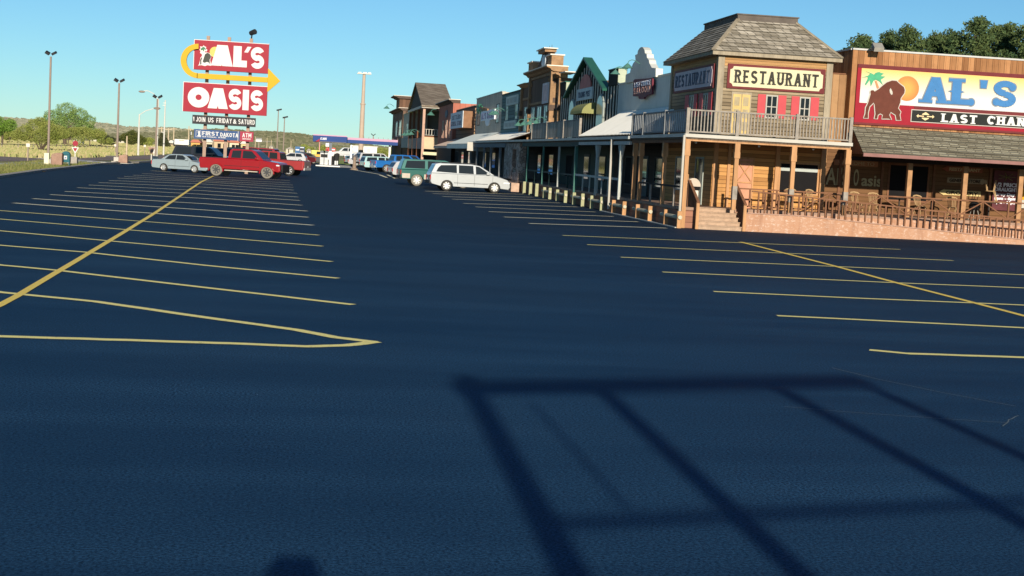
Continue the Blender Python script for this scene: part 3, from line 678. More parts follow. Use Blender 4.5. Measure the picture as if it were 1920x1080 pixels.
# --- the long building to the right
al = thing('saloon_building', 'long cedar board building with shingled porch roof at the right edge', 'building', (20, 55, 0))
MB().box(20.05, 34, 55.0, 66, 3.3, 6.90).build('upper_wall', wood_v, al)
MB().box(20.03, 34, 54.96, 55.12, 6.905, 6.97).box(20.0, 20.12, 55.12, 66, 6.905, 6.97).build('parapet_cap', M('pale_metal_cap', (.50, .50, .48), .5, .1), al)
MB().box(18.95, 34, 55.4, 66, 0, 3.3).build('lower_wall', wood_br, al)
MB().box(18.905, 20.045, 55.5, 62, 3.3, 5.98).build('link_wall', wood_v2, al)
MB().box(18.905, 20.0, 55.46, 55.6, 5.985, 6.03).build('link_cap', rail_br, al)
# battens proud of the boards
x = 20.09
while x < 29.5:
    for z0, z1 in ((6.385, 6.9), (3.95, 4.1)): MB().box(x-.014, x+.014, 54.982, 55.0, z0, z1).build('batten', wood_v, al)
    x += .245

# porch roof
e0, e1, zt0, zt1 = (19.42, 51.2), (20.3, 54.98), 2.98, 4.03
mb = MB(); NC = 14
for i in range(NC):
    a, b_ = i/NC, (i+1)/NC; y0, y1 = 51.15+3.83*a, 51.15+3.83*b_; z0, z1 = 2.97+1.06*a, 2.97+1.06*b_; x0, x1 = 19.30+.9*a, 19.30+.9*b_
    mb.add([(x0, y0, z0-.02), (34, y0, z0-.02), (34, y0-.02, z0+.03), (x0-.02, y0-.02, z0+.03), (34, y1, z1), (x1, y1, z1)], [(0, 1, 2, 3), (3, 2, 4, 5)])
mb.build('porch_roof', shing2, al, fix=False)
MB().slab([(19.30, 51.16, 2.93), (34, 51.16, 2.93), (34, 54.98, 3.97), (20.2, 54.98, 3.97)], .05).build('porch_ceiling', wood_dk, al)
MB().add([(19.28, 51.15, 2.93), (20.2, 54.99, 3.0), (20.2, 54.99, 3.98), (19.28, 51.15, 2.99)], [(0, 1, 2, 3)]).build('roof_end', rail_br, al)
MB().box(19.28, 34, 51.08, 51.148, 2.86, 2.98).build('gutter', M('maroon_brown_gutter', (.26, .13, .115), .6, .15, 3), al)
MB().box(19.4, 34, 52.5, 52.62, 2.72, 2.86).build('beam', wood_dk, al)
for x in (19.28, 21.65, 23.8, 25.97, 28.2): MB().box(x-.085, x+.085, 52.51, 52.68, FZ, 2.72).build('post', rail_br if x < 20 else M('tan_timber_post', (.40, .22, .11), .8, .2, 4), al)
for x0, x1, z0, z1 in ((21.95, 23.62, 1.25, 2.72),): 
    w0 = window_y(al, x0, x1, z0, z1, 55.4, frame=rail_br, fw=.07, cross=False, gl=black_in)
for x in (19.95, 21.65, 23.75, 26.05): MB().box(x, x+.1, 55.33, 55.4, FZ, 3.0).build('pilaster', rail_br, al)
# big painted sign --------------------------------------------------
bs = thing('mural_sign', "wide painted sign reading AL'S and LAST CHA with a brown bison, palm and orange sun", 'sign', (20.26, 54.95, 4.1))
redp = M('red_sign_paint', (.30, .014, .028), .6, .1, 2); 
def sky_paint():
    m, n, b = new_mat('yellow_to_white_sign_paint'); tc = nd(n, 'ShaderNodeTexCoord'); sp = nd(n, 'ShaderNodeSeparateXYZ'); n.links.new(tc.outputs['Object'], sp.inputs[0])
    z = mth(n, 'SUBTRACT', sp.outputs[2], 4.93-4.1)       # printed sunset fade of the sign itself
    x = mixc(n, ramp(n, z, .45, 1.25), (.60, .60, .58), (.60, .48, .14)); n.links.new(x, b.inputs['Base Color']); b.inputs['Roughness'].default_value = .6; return m
MB().box(20.26, 33, 54.93, 54.98, 4.11, 6.38).build('board', redp, bs)
MB().box(20.26, 33, 54.915, 54.93, 6.25, 6.38).box(20.26, 33, 54.915, 54.93, 4.11, 4.19).box(22.6, 33, 54.915, 54.93, 4.82, 4.93).build('border', maroon, bs)
MB().box(20.41, 33, 54.918, 54.93, 4.93, 6.23).build('sky_panel', sky_paint(), bs)
MB().box(22.49, 33, 54.905, 54.93, 4.32, 4.80).build('outline', white_tr, bs)
MB().box(22.52, 33, 54.895, 54.905, 4.35, 4.77).build('black_panel', M('black_sign_paint', (.02, .022, .02), .6, .1), bs)
def disc(cx, cz, r, y0, y1, n=28): return MB().prism([(cx+r*math.cos(2*math.pi*i/n), cz+r*math.sin(2*math.pi*i/n)) for i in range(n)], 'y', y0, y1)
def sun_paint():
    m, n, b = new_mat('orange_sun_paint'); tc = nd(n, 'ShaderNodeTexCoord'); sp = nd(n, 'ShaderNodeSeparateXYZ'); n.links.new(tc.outputs['Object'], sp.inputs[0])
    dx = mth(n, 'SUBTRACT', sp.outputs[0], 22.24-20.26); dz = mth(n, 'SUBTRACT', sp.outputs[2], 5.57-4.1)
    r = mth(n, 'SQRT', mth(n, 'ADD', mth(n, 'MULTIPLY', dx, dx), mth(n, 'MULTIPLY', dz, dz)))
    x = mixc(n, ramp(n, r, .15, .5), (.60, .30, .045), (.55, .15, .02)); n.links.new(x, b.inputs['Base Color']); return m
disc(22.26, 5.57, .47, 54.905, 54.918).build('sun', sun_paint(), bs)
def zoomP(x, y): v = PY(1560+x/5.1417, 60+y/5.1417, 54.9); return (v.x, v.z)     # outline points read off the sign
green_p = M('palm_green_paint', (.07, .36, .19), .6, .15, 5); bison_p = M('bison_brown_paint', (.12, .035, .022), .6, .15, 3)
palm = [(405,412),(385,400),(330,380),(370,400),(350,420),(290,440),(345,432),(345,450),(320,500),(325,515),(365,462),(375,525),(400,470),(425,460),(455,475),(490,510),(470,460),(515,430),(470,425),(500,400),(455,390),(475,382),(440,388),(420,395)]
MB().prism([zoomP(*p) for p in palm], 'y', 54.895, 54.918).build('palm_crown', green_p, bs)
MB().prism([zoomP(*p) for p in [(412, 470), (430, 470), (458, 545), (438, 560)]], 'y', 54.897, 54.918).build('palm_trunk', M('palm_trunk_paint', (.50, .24, .12), .7, .1), bs)
bison = [(372,592),(368,575),(380,562),(398,562),(410,575),(450,550),(490,515),(530,485),(580,468),(620,472),(650,500),(690,530),(700,560),(695,590),(680,610),(660,640),(655,680),(635,735),(660,770),(650,800),(660,850),(620,848),(612,800),(565,770),(550,800),(570,845),(545,835),(480,835),(490,800),(465,785),(440,800),(435,835),(408,835),(418,790),(410,700),(400,680),(360,720),(345,780),(345,830),(305,828),(320,790),(325,730),(345,690),(360,640),(372,600)]
def grow(pl, e):
    P = [Vector(p) for p in pl]; n = len(P); A = sum(P[i].x*P[(i+1) % n].y-P[(i+1) % n].x*P[i].y for i in range(n)); sgn = 1 if A > 0 else -1; out = []
    for i in range(n):
        d = (P[(i+1) % n]-P[i-1]).normalized(); out.append((P[i].x+d.y*e*sgn, P[i].y-d.x*e*sgn))
    return out
bz = [zoomP(*p) for p in bison]
MB().prism(grow(bz, .035), 'y', 54.89, 54.9).build('bison_outline', white_tr, bs)
MB().prism(bz, 'y', 54.878, 54.89).build('bison', bison_p, bs)
MB().prism([zoomP(*p) for p in [(552, 560), (562, 540), (580, 575), (582, 600), (568, 606), (556, 585)]], 'y', 54.87, 54.878).build('horn', white_tr, bs)
blue_l = M('sign_blue_paint', (.055, .19, .42), .6, .08, 4); out_l = M('grey_letter_outline', (.22, .24, .27), .7, .1)
def als(mat, nm, e, y):
    mb = MB(); polys = []
    polys += word('A', 22.86, 5.09, 1.02, .97, .23, True, spur=True)
    polys += word('L', 24.05, 5.09, .84, .96, .26, True, spur=True)
    polys += [[(25.15, 6.06), (25.45, 6.06), (25.41, 5.76), (25.19, 5.76)]]
    polys += word('S', 25.72, 5.1, .93, .99, .23)
    polys += [disc2(25.86, 5.27, .14), disc2(26.48, 5.86, .14), disc2(24.85, 5.2, .13)]
    if e: polys = [grow(p, e) for p in polys]
    return letters(polys, 'y', y, .010, nm, mat, bs)
def disc2(cx, cz, r, n=16): return [(cx+r*math.cos(2*math.pi*i/n), cz+r*math.sin(2*math.pi*i/n)) for i in range(n)]
als(out_l, 'letter_outline', .045, 54.918); als(blue_l, 'lettering', 0, 54.898)
letters(word('LAST', 23.72, 4.38, 1.42, .33, .25, True, .18), 'y', 54.895, .012, 'lettering', M('white_sign_paint', (.66, .66, .64), .5, .03), bs)
letters(word('CHANCE', 25.55, 4.40, 2.3, .33, .25, True, .18), 'y', 54.895, .012, 'lettering', _mc['white_sign_paint'], bs)
cx, cz = 23.06, 4.56; gold = M('gold_outline_paint', (.75, .58, .32), .6, .05)
mb = MB()
for s_ in (-1, 1):
    mb.prism([(cx+s_*.06, cz-.02), (cx+s_*.28, cz-.02), (cx+s_*.28, cz-.07), (cx+s_*.36, cz), (cx+s_*.28, cz+.07), (cx+s_*.28, cz+.02), (cx+s_*.06, cz+.02)], 'y', 54.885, 54.895)
    mb.prism([(cx-.14, cz+s_*.08), (cx, cz+s_*.16), (cx+.14, cz+s_*.08), (cx+.14, cz+s_*.055), (cx-.14, cz+s_*.055)], 'y', 54.884, 54.895)
mb.build('arrow_emblem', gold, bs)
# wall floodlight
fl = thing('floodlight', 'boxy grey floodlight leaning out over the cedar wall top', 'lamp', (20.75, 54.9, 6.9))
MB().bar((20.72, 54.98, 6.98), (20.6, 54.6, 6.96), .07).build('arm', M('black_metal', (.02, .02, .022), .5, .1), fl)
MB().slab([(20.62, 54.3, 6.98), (21.0, 54.3, 6.98), (21.06, 54.75, 7.2), (20.68, 54.75, 7.2)], .16).build('housing', M('grey_lamp_housing', (.33, .31, .27), .6, .15, 3), fl)
# ============================================================ THINGS ON THE RESTAURANT PORCH
ylet = M('pale_yellow_letters', (.48, .40, .22), .6, .08, 3)
t = thing('wall_lettering', "tall pale letters reading Al's Oasis on the brown porch wall", 'lettering', (20.5, 55.4, 1.7))
font_text("Al's", .92, ylet, 'word', t, (19.47, 55.395, 1.77), width=.86, depth=.03, bold=.012)
font_text("O", .88, ylet, 'word', t, (20.58, 55.395, 1.79), width=.2, depth=.03, bold=.012)
font_text("asis", .60, ylet, 'word', t, (20.9, 55.395, 1.80), width=.82, depth=.03, bold=.012)
def arrow_sign(label, x0, x1, zc, h, txt, mat, lm, left):
    s = thing('arrow_sign', label, 'sign', (x0, 55.38, zc), group='wooden signs on the porch wall')
    p = [(x0, zc), (x0+h*1.2, zc-h*.62), (x0+h*1.2, zc-h/2), (x1, zc-h/2), (x1, zc+h/2), (x0+h*1.2, zc+h/2), (x0+h*1.2, zc+h*.62)]
    if not left: p = [(x0+x1-a, b_) for a, b_ in p]
    MB().prism(p, 'y', 55.35, 55.4).build('board', mat, s)
    font_text(txt, h*.85, lm, 'lettering', s, (x0+(h*1.5 if left else h*.4), 55.345, zc-h*.3), width=(x1-x0)-h*2, depth=.012, bold=.006)
old_y = M('old_yellow_board', (.62, .48, .22), .8, .15, 4); blk = M('brown_black_letters', (.05, .03, .02), .8, .1)
s = thing('welcome_sign', 'long red brown board reading WELCOME TO under the porch roof', 'sign', (20.6, 55.38, 2.62), group='wooden signs on the porch wall')
MB().box(19.75, 21.5, 55.35, 55.4, 2.53, 2.74).build('board', M('red_brown_board', (.38, .18, .09), .8, .15, 4), s)
font_text('WELCOME TO', .19, ylet, 'lettering', s, (19.9, 55.345, 2.57), width=1.45, depth=.012)
arrow_sign('dark red arrow board reading RESTAURANT pointing left, highest of the three', 24.1, 25.75, 2.62, .19, 'RESTAURANT', M('dark_red_board', (.30, .10, .06), .8, .15, 4), ylet, True)
arrow_sign('faded arrow board reading GENERAL STORE pointing right, middle of the three', 24.35, 26.0, 2.19, .19, 'GENERAL STORE', M('faded_tan_board', (.36, .27, .17), .8, .15, 4), blk, False)
arrow_sign('sunlit yellow arrow board reading GROCERY pointing left', 24.02, 25.75, 1.71, .2, 'GROCERY', old_y, blk, True)
s = thing('drinks_poster', 'dark poster reading 1/2 PRICE DRAUGHT Every Day hanging on the porch wall', 'poster', (26.7, 55.3, 1.9))
MB().box(26.2, 27.3, 55.26, 55.28, 1.12, 2.66).build('sheet', M('maroon_poster_print', (.12, .035, .04), .5, .3, 4), s)
wp = M('white_poster_print', (.85, .82, .85), .5, .05)
for z, h, tx, wd in ((2.08, .2, '1/2 PRICE', .95), (1.9, .19, 'DRAUGHT', .95), (1.72, .15, 'Every Day', .85), (1.57, .14, '5pm - 6pm', .92), (1.42, .14, '9pm - 11pm', .92)):
    font_text(tx, h, wp, 'lettering', s, (26.27, 55.255, z-.03), width=wd, depth=.008, bold=.008)
mb = MB()
for k in range(7): a = k*.9; mb.bar((26.72, 55.25, 2.42), (26.72+.38*math.cos(a), 55.25, 2.42+.17*math.sin(a)), .035, .008)
mb.build('leaf_print', M('olive_print', (.25, .28, .06), .6, .2), s)
s = thing('awning_panel', 'orange panel over a white one at the right end of the porch', 'panel', (27.9, 55.2, 1.3))
MB().box(27.45, 28.9, 55.3, 55.38, 1.58, 2.02).build('orange_panel', M('orange_cloth', (.85, .38, .02), .7, .05), s); MB().box(27.45, 28.9, 55.31, 55.38, 1.25, 1.57).build('white_panel', white_tr, s)
# chairs and tables
chair_w = M('pale_varnished_wood', (.44, .29, .15), .5, .15, 6)
def chair(label, x, y, rz):
    c = thing('wooden_chair', label, 'chair', (0, 0, 0), group='wooden chairs on the porch')
    MB().lathe((0, 0, .40), [(.05, 0), (.19, .005), (.2, .02), (.19, .035), (.02, .03)], 14).build('seat', chair_w, c)
    for sx in (-1, 1):
        for sy in (-1, 1): MB().tube((sx*.12, sy*.12, .41), (sx*.18, sy*.18, 0), .016, .012, 6).build('leg', chair_w, c)
    mb = MB()
    for k in range(6): a = -.5+k*.2; mb.tube((.17*math.sin(a*1.6), .17*math.cos(a*1.6), .42), (.2*math.sin(a*1.7), .24+.02*math.cos(a), .76), .011, .009, 5)
    mb.build('spindles', chair_w, c)
    MB().path([(-.2, .2, .74), (-.14, .25, .79), (0, .27, .81), (.14, .25, .79), (.2, .2, .74)], .028, 6).build('top_rail', chair_w, c)
    c.location = (x, y, FZ); c.rotation_euler = (0, 0, rz); return c
c0 = chair('pale wooden chair just right of the balcony corner post', 20.15, 53.7, .2)
for lab, x, y, rz_ in (('pale wooden chair between the balcony post and the dark window', 20.75, 53.6, -.2), ('pale wooden chair in front of the dark porch window', 22.55, 53.5, .3), ('pale wooden chair under the left tip of the GROCERY arrow', 23.85, 53.6, -.25), ('pale wooden chair under the wide restaurant window', 17.4, 53.3, 2.9), ('pale wooden chair at the left foot of the balcony corner post', 18.35, 53.4, .5)):
    dup(c0, (x, y, FZ), rz_, lab)
tb_m = M('dark_table_top', (.05, .04, .035), .4, .1)
def table(label, x, y):
    c = thing('round_table', label, 'table', (x, y, FZ), group='round tables on the porch')
    MB().lathe((x, y, FZ+.66), [(.02, 0), (.38, 0), (.39, .015), (.38, .03), (.02, .03)], 20).build('table_top', tb_m, c)
    MB().tube((x, y, FZ+.03), (x, y, FZ+.66), .03).build('stem', tb_m, c); MB().lathe((x, y, FZ), [(.24, 0), (.24, .015), (.05, .05)], 14).build('foot', tb_m, c); return c
t1 = table('dark round table beside the two chairs right of the corner post', 19.6, 53.9)
table('dark round table before the dark porch window', 22.0, 54.2); table('dark round table left of the GROCERY arrow chair', 23.2, 54.0); table('dark round table carrying an upturned chair', 25.45, 53.9)
u = dup(c0, (25.5, 53.9, FZ+1.125), 1.0, 'wooden chair turned upside down on a dark table'); u.rotation_euler = (math.pi, 0, 1.0); u.location = (25.45, 53.9, FZ+.69+.435+.02)
u.location.z = FZ+.69+.812+.03
c = thing('barrel_grill', 'round black lidded grill standing before the brown porch wall', 'grill', (24.55, 53.2, FZ))
MB().sphere((24.55, 53.2, FZ+.52), .22, 14, 9, (1, 1, .85)).build('bowl', M('black_enamel', (.015, .015, .017), .3, .1), c)
for a in (0, 2.1, 4.2): MB().tube((24.55+.12*math.cos(a), 53.2+.12*math.sin(a), FZ+.4), (24.55+.24*math.cos(a), 53.2+.24*math.sin(a), FZ), .014).build('leg', _mc['grey_lamp_housing'], c)
# waste bin at the top of the steps
c = thing('waste_bin', 'cream waste bin with domed lid at the top of the steps', 'bin', (13.42, 52.9, FZ))
bx, by = 13.62, 53.0
MB().box(bx-.21, bx+.21, by-.2, by+.2, FZ, FZ+.58).build('body', M('cream_plastic', (.68, .62, .52), .6, .06, 2, dirt=.2), c, bevel=.03)
MB().box(bx-.27, bx+.25, by-.23, by+.23, FZ+.6, FZ+.72).build('black_hood', black_in, c, bevel=.02)
MB().prism([(bx-.28, FZ+.72)]+[(bx-.02+.27*math.cos(R(a)), FZ+.72+.27*math.sin(R(a))) for a in range(180, -1, -15)][::-1][:0]+[(bx+.27*math.cos(R(a)), FZ+.72+.3*math.sin(R(a))) for a in range(170, -1, -17)], 'y', by-.22, by+.22).build('lid', M('tan_bin_lid', (.50, .42, .34), .6, .1, 3, dirt=.2), c)
MB().tube((bx-.2, by-.15, FZ+.7), (bx-.2, by-.15, FZ+1.15), .02).build('pole', post_m, c)
# ============================================================ HITCHING RAILS
pg = M('pale_green_timber', (.37, .37, .22), .8, .12, 5, bmp=.1, dirt=.25); logm = M('grey_log', (.50, .45, .33), .85, .2, 5, dirt=.3, stretch=(1, .2, 1))
def hitch(label, y0, y1, zt, m, group):
    h = thing('hitching_rail', label, 'rail', (12.72, (y0+y1)/2, 0), group=group)
    for y in (y0, y1): MB().box(12.64, 12.80, y-.07, y+.07, 0, zt+.02*(y == y0)).build('post', m, h, bevel=.01)
    MB().tube((12.72, y0-.15, zt*.66), (12.72, y1+.75, zt*.66), .075, .065, 8).build('log', logm, h)
ors = ('orange hitching rail nearest the porch steps', 'orange hitching rail, second out from the porch steps', 'orange hitching rail beside the pale green ones')
for lab, a, b_ in zip(ors, (51.0, 55.63, 60.41), (53.01, 57.84, 62.63)): hitch(lab, a, b_, .575, post_m, 'orange hitching rails')
gls = ('pale green hitching rail beside the orange ones', 'pale green hitching rail, second from the orange ones', 'pale green hitching rail next to the dark green post', 'pale green hitching rail farthest along, next to the short posts')
for lab, a, b_ in zip(gls, (65.27, 70.07, 74.97, 80.08), (67.69, 72.45, 77.56, 82.05)): hitch(lab, a, b_, .60, pg, 'pale green hitching rails')
for i, (y, lab) in enumerate(((84.9, 'pale green post nearest the hitching rails'), (87.42, 'middle one of the three pale green posts'), (90.05, 'pale green post nearest the stone wall'))):
    o = MB().box(12.62, 12.8, y-.09, y+.09, 0, .73).build('short_post', pg, None, bevel=.012); tag(o, lab, 'post', 'short pale green posts')
# ============================================================ ROW OF FALSE FRONTS
PF = .72
rowp = thing('row_porch', 'long raised timber porch running under the flat roof along the fronts', 'porch', (12.9, 60, 0))
MB().box(12.88, 14.9, 61.3, 180, PF-.1, PF).build('floor', floorm, rowp); MB().box(12.88, 14.6, 52.3, 61.3, PF-.1, PF-.002).build('floor', floorm, rowp)
MB().box(12.95, 13.02, 51.45, 93, 0, PF-.1).build('skirting', wood_skirt, rowp)
MB().box(12.95, 13.02, 93, 180, 0, PF-.1).build('skirting', wood_dk, rowp)
dr = thing('flat_porch_roof', 'long flat grey edged roof deck over the row porch', 'porch roof', (12.8, 90, 3.2))
MB().box(12.84, 14.89, 60.45, 124.5, 3.08, 3.2).build('deck', deckm, dr)
MB().box(12.72, 12.84, 60.45, 124.5, 3.16, 3.28).build('gutter', gut, dr); MB().box(12.80, 12.92, 60.5, 72.5, 2.93, 3.075).build('beam', M('pale_grey_beam', (.48, .48, .45), .7, .1, 3), dr)
MB().box(12.80, 12.92, 72.6, 92.5, 2.86, 3.075).build('beam', M('dark_green_timber', (.02, .05, .045), .7, .15, 3), dr)
MB().box(12.80, 12.92, 101, 124.5, 2.8, 3.075).build('beam', dk_rail, dr)
dgr = _mc['dark_green_timber']; tealp = M('teal_green_post', (.06, .17, .14), .6, .1, 3); gpost = M('grey_blue_post', (.46, .48, .44), .7, .1, 3)
MB().path([(12.74, 63.9, 3.16), (12.76, 63.9, .15)], .05).build('downspout', white_tr, dr)
for y in (62.3, 67.6): 
    p = MB().box(12.79, 12.93, y-.08, y+.08, 0.62, 2.93).build('post', gpost, dr)
    MB().bar((12.86, y-.08, 2.3), (12.86, y-.5, 2.9), .08).bar((12.86, y+.08, 2.3), (12.86, y+.5, 2.9), .08).build('brace', gpost, p)
MB().box(12.79, 12.93, 73.2, 73.42, .05, 2.86).build('post', tealp, dr)
for y in (78.5, 84.0, 90.3): MB().box(12.81, 12.9, y-.05, y+.05, PF, 2.86).build('post', tealp if y > 80 else gpost, dr)
for y in (104, 109.5, 114, 119, 124): MB().box(12.79, 12.93, y-.1, y+.1, 0, 2.8).build('post', dk_rail, dr)
pr = thing('porch_railing', 'low grey railing between the posts of the row porch', 'railing', (12.86, 68, PF))
MB().box(12.82, 12.9, 62.5, 73.1, 1.42, 1.52).build('handrail', gpost, pr)
for y in (64.8, 66.3, 69.3, 71.1): MB().box(12.84, 12.89, y-.05, y+.05, PF, 1.42).build('upright', gpost, pr)
pr = thing('porch_railing', 'low dark railing between the orange timber posts by the restaurant', 'railing', (12.86, 55, PF))
MB().box(12.84, 12.89, 51.6, 58.5, 1.4, 1.47).build('handrail', wood_dk, pr)
for y in (52.6, 56.4): MB().box(12.84, 12.9, y-.05, y+.05, PF, 1.4).build('upright', rail_gr, pr)
pr = thing('porch_railing', 'low dark green railing of the far porch bays', 'railing', (12.86, 80, PF))
MB().box(12.84, 12.89, 73.5, 92, 1.4, 1.48).build('handrail', dgr, pr)
for y in (75.5, 81.5, 87): MB().box(12.84, 12.9, y-.05, y+.05, PF, 1.4).build('upright', dgr, pr)
# boarded balcony rail above the green shop
bb = thing('boarded_balustrade', 'weathered vertical board balustrade on the flat roof before the green gabled front', 'railing', (12.85, 80, 3.28))
wbd = boards('weathered_upright_boards', (.36, .33, .27), 'xy', .17, .2, .4, grime=.4, alt=(.60, .55, .46))
yr = [72.6, 77.4, 83.1, 88.9]
for y in yr: MB().box(12.79, 12.91, y-.07, y+.07, 3.285, 4.25).build('rail_post', rail_gr, bb)
for a, b_ in zip(yr, yr[1:]): MB().box(12.83, 12.87, a+.07, b_-.07, 3.33, 4.15).build('board_panel', wbd, bb); MB().box(12.81, 12.89, a+.07, b_-.07, 4.152, 4.2).build('handrail', dk_rail, bb)
# corrugated lean-to roof
def corrugated(name, label, y0, y1, x0, z0, x1, z1, mat, pitch=.3, val=0, top=None):
    c = thing(name, label, 'roof', (x0, (y0+y1)/2, z0)); mb = MB(); n = int((y1-y0)/pitch*2)
    vs = []
    for i in range(n+1):
        y = y0+(y1-y0)*i/n; h = .05 if i % 2 else 0
        vs += [(x0, y, z0+h), (x1, y, z1+h)]
    mb.add(vs, [(2*i, 2*i+2, 2*i+3, 2*i+1) for i in range(n)]); mb.build('sheet', mat, c)
    MB().slab([(x0, y0, z0-.01), (x1, y0, z1-.01), (x1, y1, z1-.01), (x0, y1, z0-.01)], .05).build('boarding', wood_dk, c)
    if val: MB().box(x0-.03, x0, y0, y1, z0-val, z0-.012).build('valance', mat, c)
    return c
whm = M('white_corrugated_metal', (.88, .85, .76), .45, .05, 1, dirt=.08)
corrugated('corrugated_roof', 'white corrugated lean-to roof between the saloon balcony and the green front', 60.55, 72.4, 12.78, 3.34, 14.88, 4.62, whm)
def front(name, label, y0, y1, zt, mat, low=None, X=14.9, back=27, cap=None, cat='building'):
    b = thing(name, label, cat, (X, (y0+y1)/2, 0))
    MB().box(X, back, y0+.002, y1-.002, 3.2, zt).build('upper_wall', mat, b)
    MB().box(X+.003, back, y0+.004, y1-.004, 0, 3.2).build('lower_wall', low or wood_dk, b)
    if cap: MB().box(X-.06, X+.3, y0, y1, zt+.002, zt+.07).build('parapet_cap', cap, b)
    return b
# saloon -----------------------------------------------------------
stucco_g = M('grey_stucco', (.66, .66, .60), .95, .08, .7, spec=.1, bmp=.35, dirt=.15); stucco_edge = M('pale_stucco_edge', (.80, .72, .60), .9, .08, 1)
sal = front('saloon_building', 'grey stucco saloon front with curved mission style parapet', 61.32, 73.85, 6.02, stucco_g)
def z4(x, y, X=14.9): v = PX(1150+x/6, 80+y/6, X); return (v.y, v.z)
par = [z4(*p) for p in [(508,358),(508,290),(462,284),(436,236),(430,198),(408,170),(404,128),(386,122),(380,84),(362,56),(346,50),(328,58),(304,92),(299,130),(272,142),(278,200),(250,236),(222,300),(214,340),(166,362),(162,440)]]
zb = 6.03; par = [(par[0][0], zb)]+par[1:-1]+[(par[-1][0], zb)]
MB().prism([(y, max(z, zb)) for y, z in par], 'x', 14.78, 15.1).build('parapet', stucco_g, sal)
MB().box(14.86, 15.2, 61.4, par[0][0]-.02, 6.022, 6.1).build('parapet_cap', stucco_edge, sal); MB().box(14.86, 15.2, par[-1][0]+.02, 73.8, 6.022, 6.1).build('parapet_cap', stucco_edge, sal)
ss = thing('saloon_sign', 'dark red hanging board reading LAST CHANCE SALOON on the grey stucco', 'sign', (14.8, 67.6, 5.2))
sp_ = [z4(x, y, 14.7) for x, y in [(225,425),(240,412),(425,398),(437,405),(432,575),(385,590),(350,612),(345,632),(290,634),(280,602),(220,604)]]
MB().prism(sp_, 'x', 14.70, 14.78).build('board', M('dark_red_sign', (.13, .02, .035), .6, .15, 3), ss)
a0, a1 = z4(240, 440, 14.7), z4(415, 470, 14.7)
letters(word('LAST CHANCE', -a0[0], 5.71, a0[0]-a1[0], .22, .2), 'x', 14.70, .012, 'lettering', M('pale_blue_letters', (.62, .66, .78), .6, .05), ss)
letters(word('SALOON', -a0[0]-.1, 5.40, a0[0]-a1[0]+.1, .27, .22, True), 'x', 14.70, .012, 'lettering', M('pink_red_letters', (.72, .38, .30), .6, .05), ss)
# gooseneck lamps --------------------------------------------------
lampg = M('green_enamel', (.08, .20, .16), .45, .1, 3)
def gooseneck(label, X, y, z, s=1.0, first=[None]):
    g = thing('gooseneck_lamp', label, 'lamp', (X, y, z), group='green gooseneck lamps on the fronts')
    pts = [(X, y, z+.25*s)]+[(X-.45*s+.28*s*math.cos(R(a)), y, z+.25*s+.22*s*math.sin(R(a))) for a in (60, 100, 140, 180)]
    MB().path(pts, .022*s, 6).build('arm', lampg, g)
    c = Vector((X-.73*s, y, z+.1*s)); MB().lathe(c, [(.04*s, .15*s), (.10*s, .10*s), (.30*s, -.09*s), (.32*s, -.12*s), (.26*s, -.11*s)], 14).build('shade', lampg, g)
    return g
v = z4(350, 250); gooseneck('green gooseneck lamp above the saloon sign', 14.78, v[0]+.4, v[1]-.15, .8); v = z4(215, 300); gooseneck('green gooseneck lamp left of the saloon parapet curve', 14.9, v[0]+1.2, v[1]-.2, .8)
# green gabled front -----------------------------------------------
dkg = M('dark_green_boards', (.008, .013, .011), .8, .2, 2, dirt=.2)
gb = front('green_gabled_building', 'dark green board and batten front with a steep green trimmed gable', 73.9, 91.45, 6.05, dkg, low=dgr)
MB().prism([(77.0, 6.052), (82.75, 7.78), (88.7, 6.052)], 'x', 14.9, 15.05).build('gable_wall', dkg, gb)
gtrim = M('green_metal_roof', (.03, .13, .09), .5, .1, 1); gpale = M('pale_green_side', (.42, .46, .34), .7, .1, 3)
MB().slab([(14.6, 76.5, 5.95), (15.1, 76.5, 5.95), (15.1, 82.75, 7.92), (14.6, 82.75, 7.92)], .12).slab([(14.6, 82.75, 7.92), (15.1, 82.75, 7.92), (15.1, 89.0, 5.95), (14.6, 89.0, 5.95)], .12).build('roof', gtrim, gb)
batm = M('sunlit_pale_batten', (.66, .62, .52), .8, .15, 4)  # sunlight on the batten edges put into a pale colour
y = 74.1; i = 0
while y < 91.3:
    zt = 6.04
    if 77 < y < 88.7: zt = 6.05+(1.73*(y-77)/5.75 if y < 82.75 else 1.73*(88.7-y)/5.95)-.12
    MB().box(14.872, 14.898, y-.09, y+.09, 3.3, zt).build('batten', batm, gb); y += .74; i += 1
for a, b_ in ((73.92, 76.2), (89.6, 91.4)):
    MB().box(14.82, 15.3, a, b_, 6.055, 6.85).build('end_turret', dkg, gb); MB().box(14.78, 15.34, a-.04, b_+.04, 6.852, 6.9).build('turret_cap', gtrim, gb)
    MB().box(14.86, 15.28, a-.022, a-.002, 6.06, 6.84).build('lit_side', gpale, gb)  # sunlit flank of the turret painted as a paler green sheet
arch_f = M('grey_green_window_frame', (.34, .38, .35), .7, .1)
def arch_win(par, y0, y1, z0, z1, X):
    r = (y1-y0)/2; c = (y0+y1)/2
    o = MB().prism([(y0-.12, z0), (y1+.12, z0)]+[(c+(r+.12)*math.cos(R(a)), z1+(r+.12)*.8*math.sin(R(a))) for a in range(0, 181, 20)], 'x', X-.1, X).build('window', arch_f, par)
    MB().prism([(y0, z0+.08), (y1, z0+.08)]+[(c+r*math.cos(R(a)), z1+r*.8*math.sin(R(a))) for a in range(0, 181, 20)], 'x', X-.125, X-.101).build('pane', M('blue_grey_pane', (.16, .21, .22), .15, .1), o)
arch_win(gb, 77.2, 78.8, 3.4, 5.0, 14.9); arch_win(gb, 86.0, 87.6, 3.4, 5.0, 14.9)
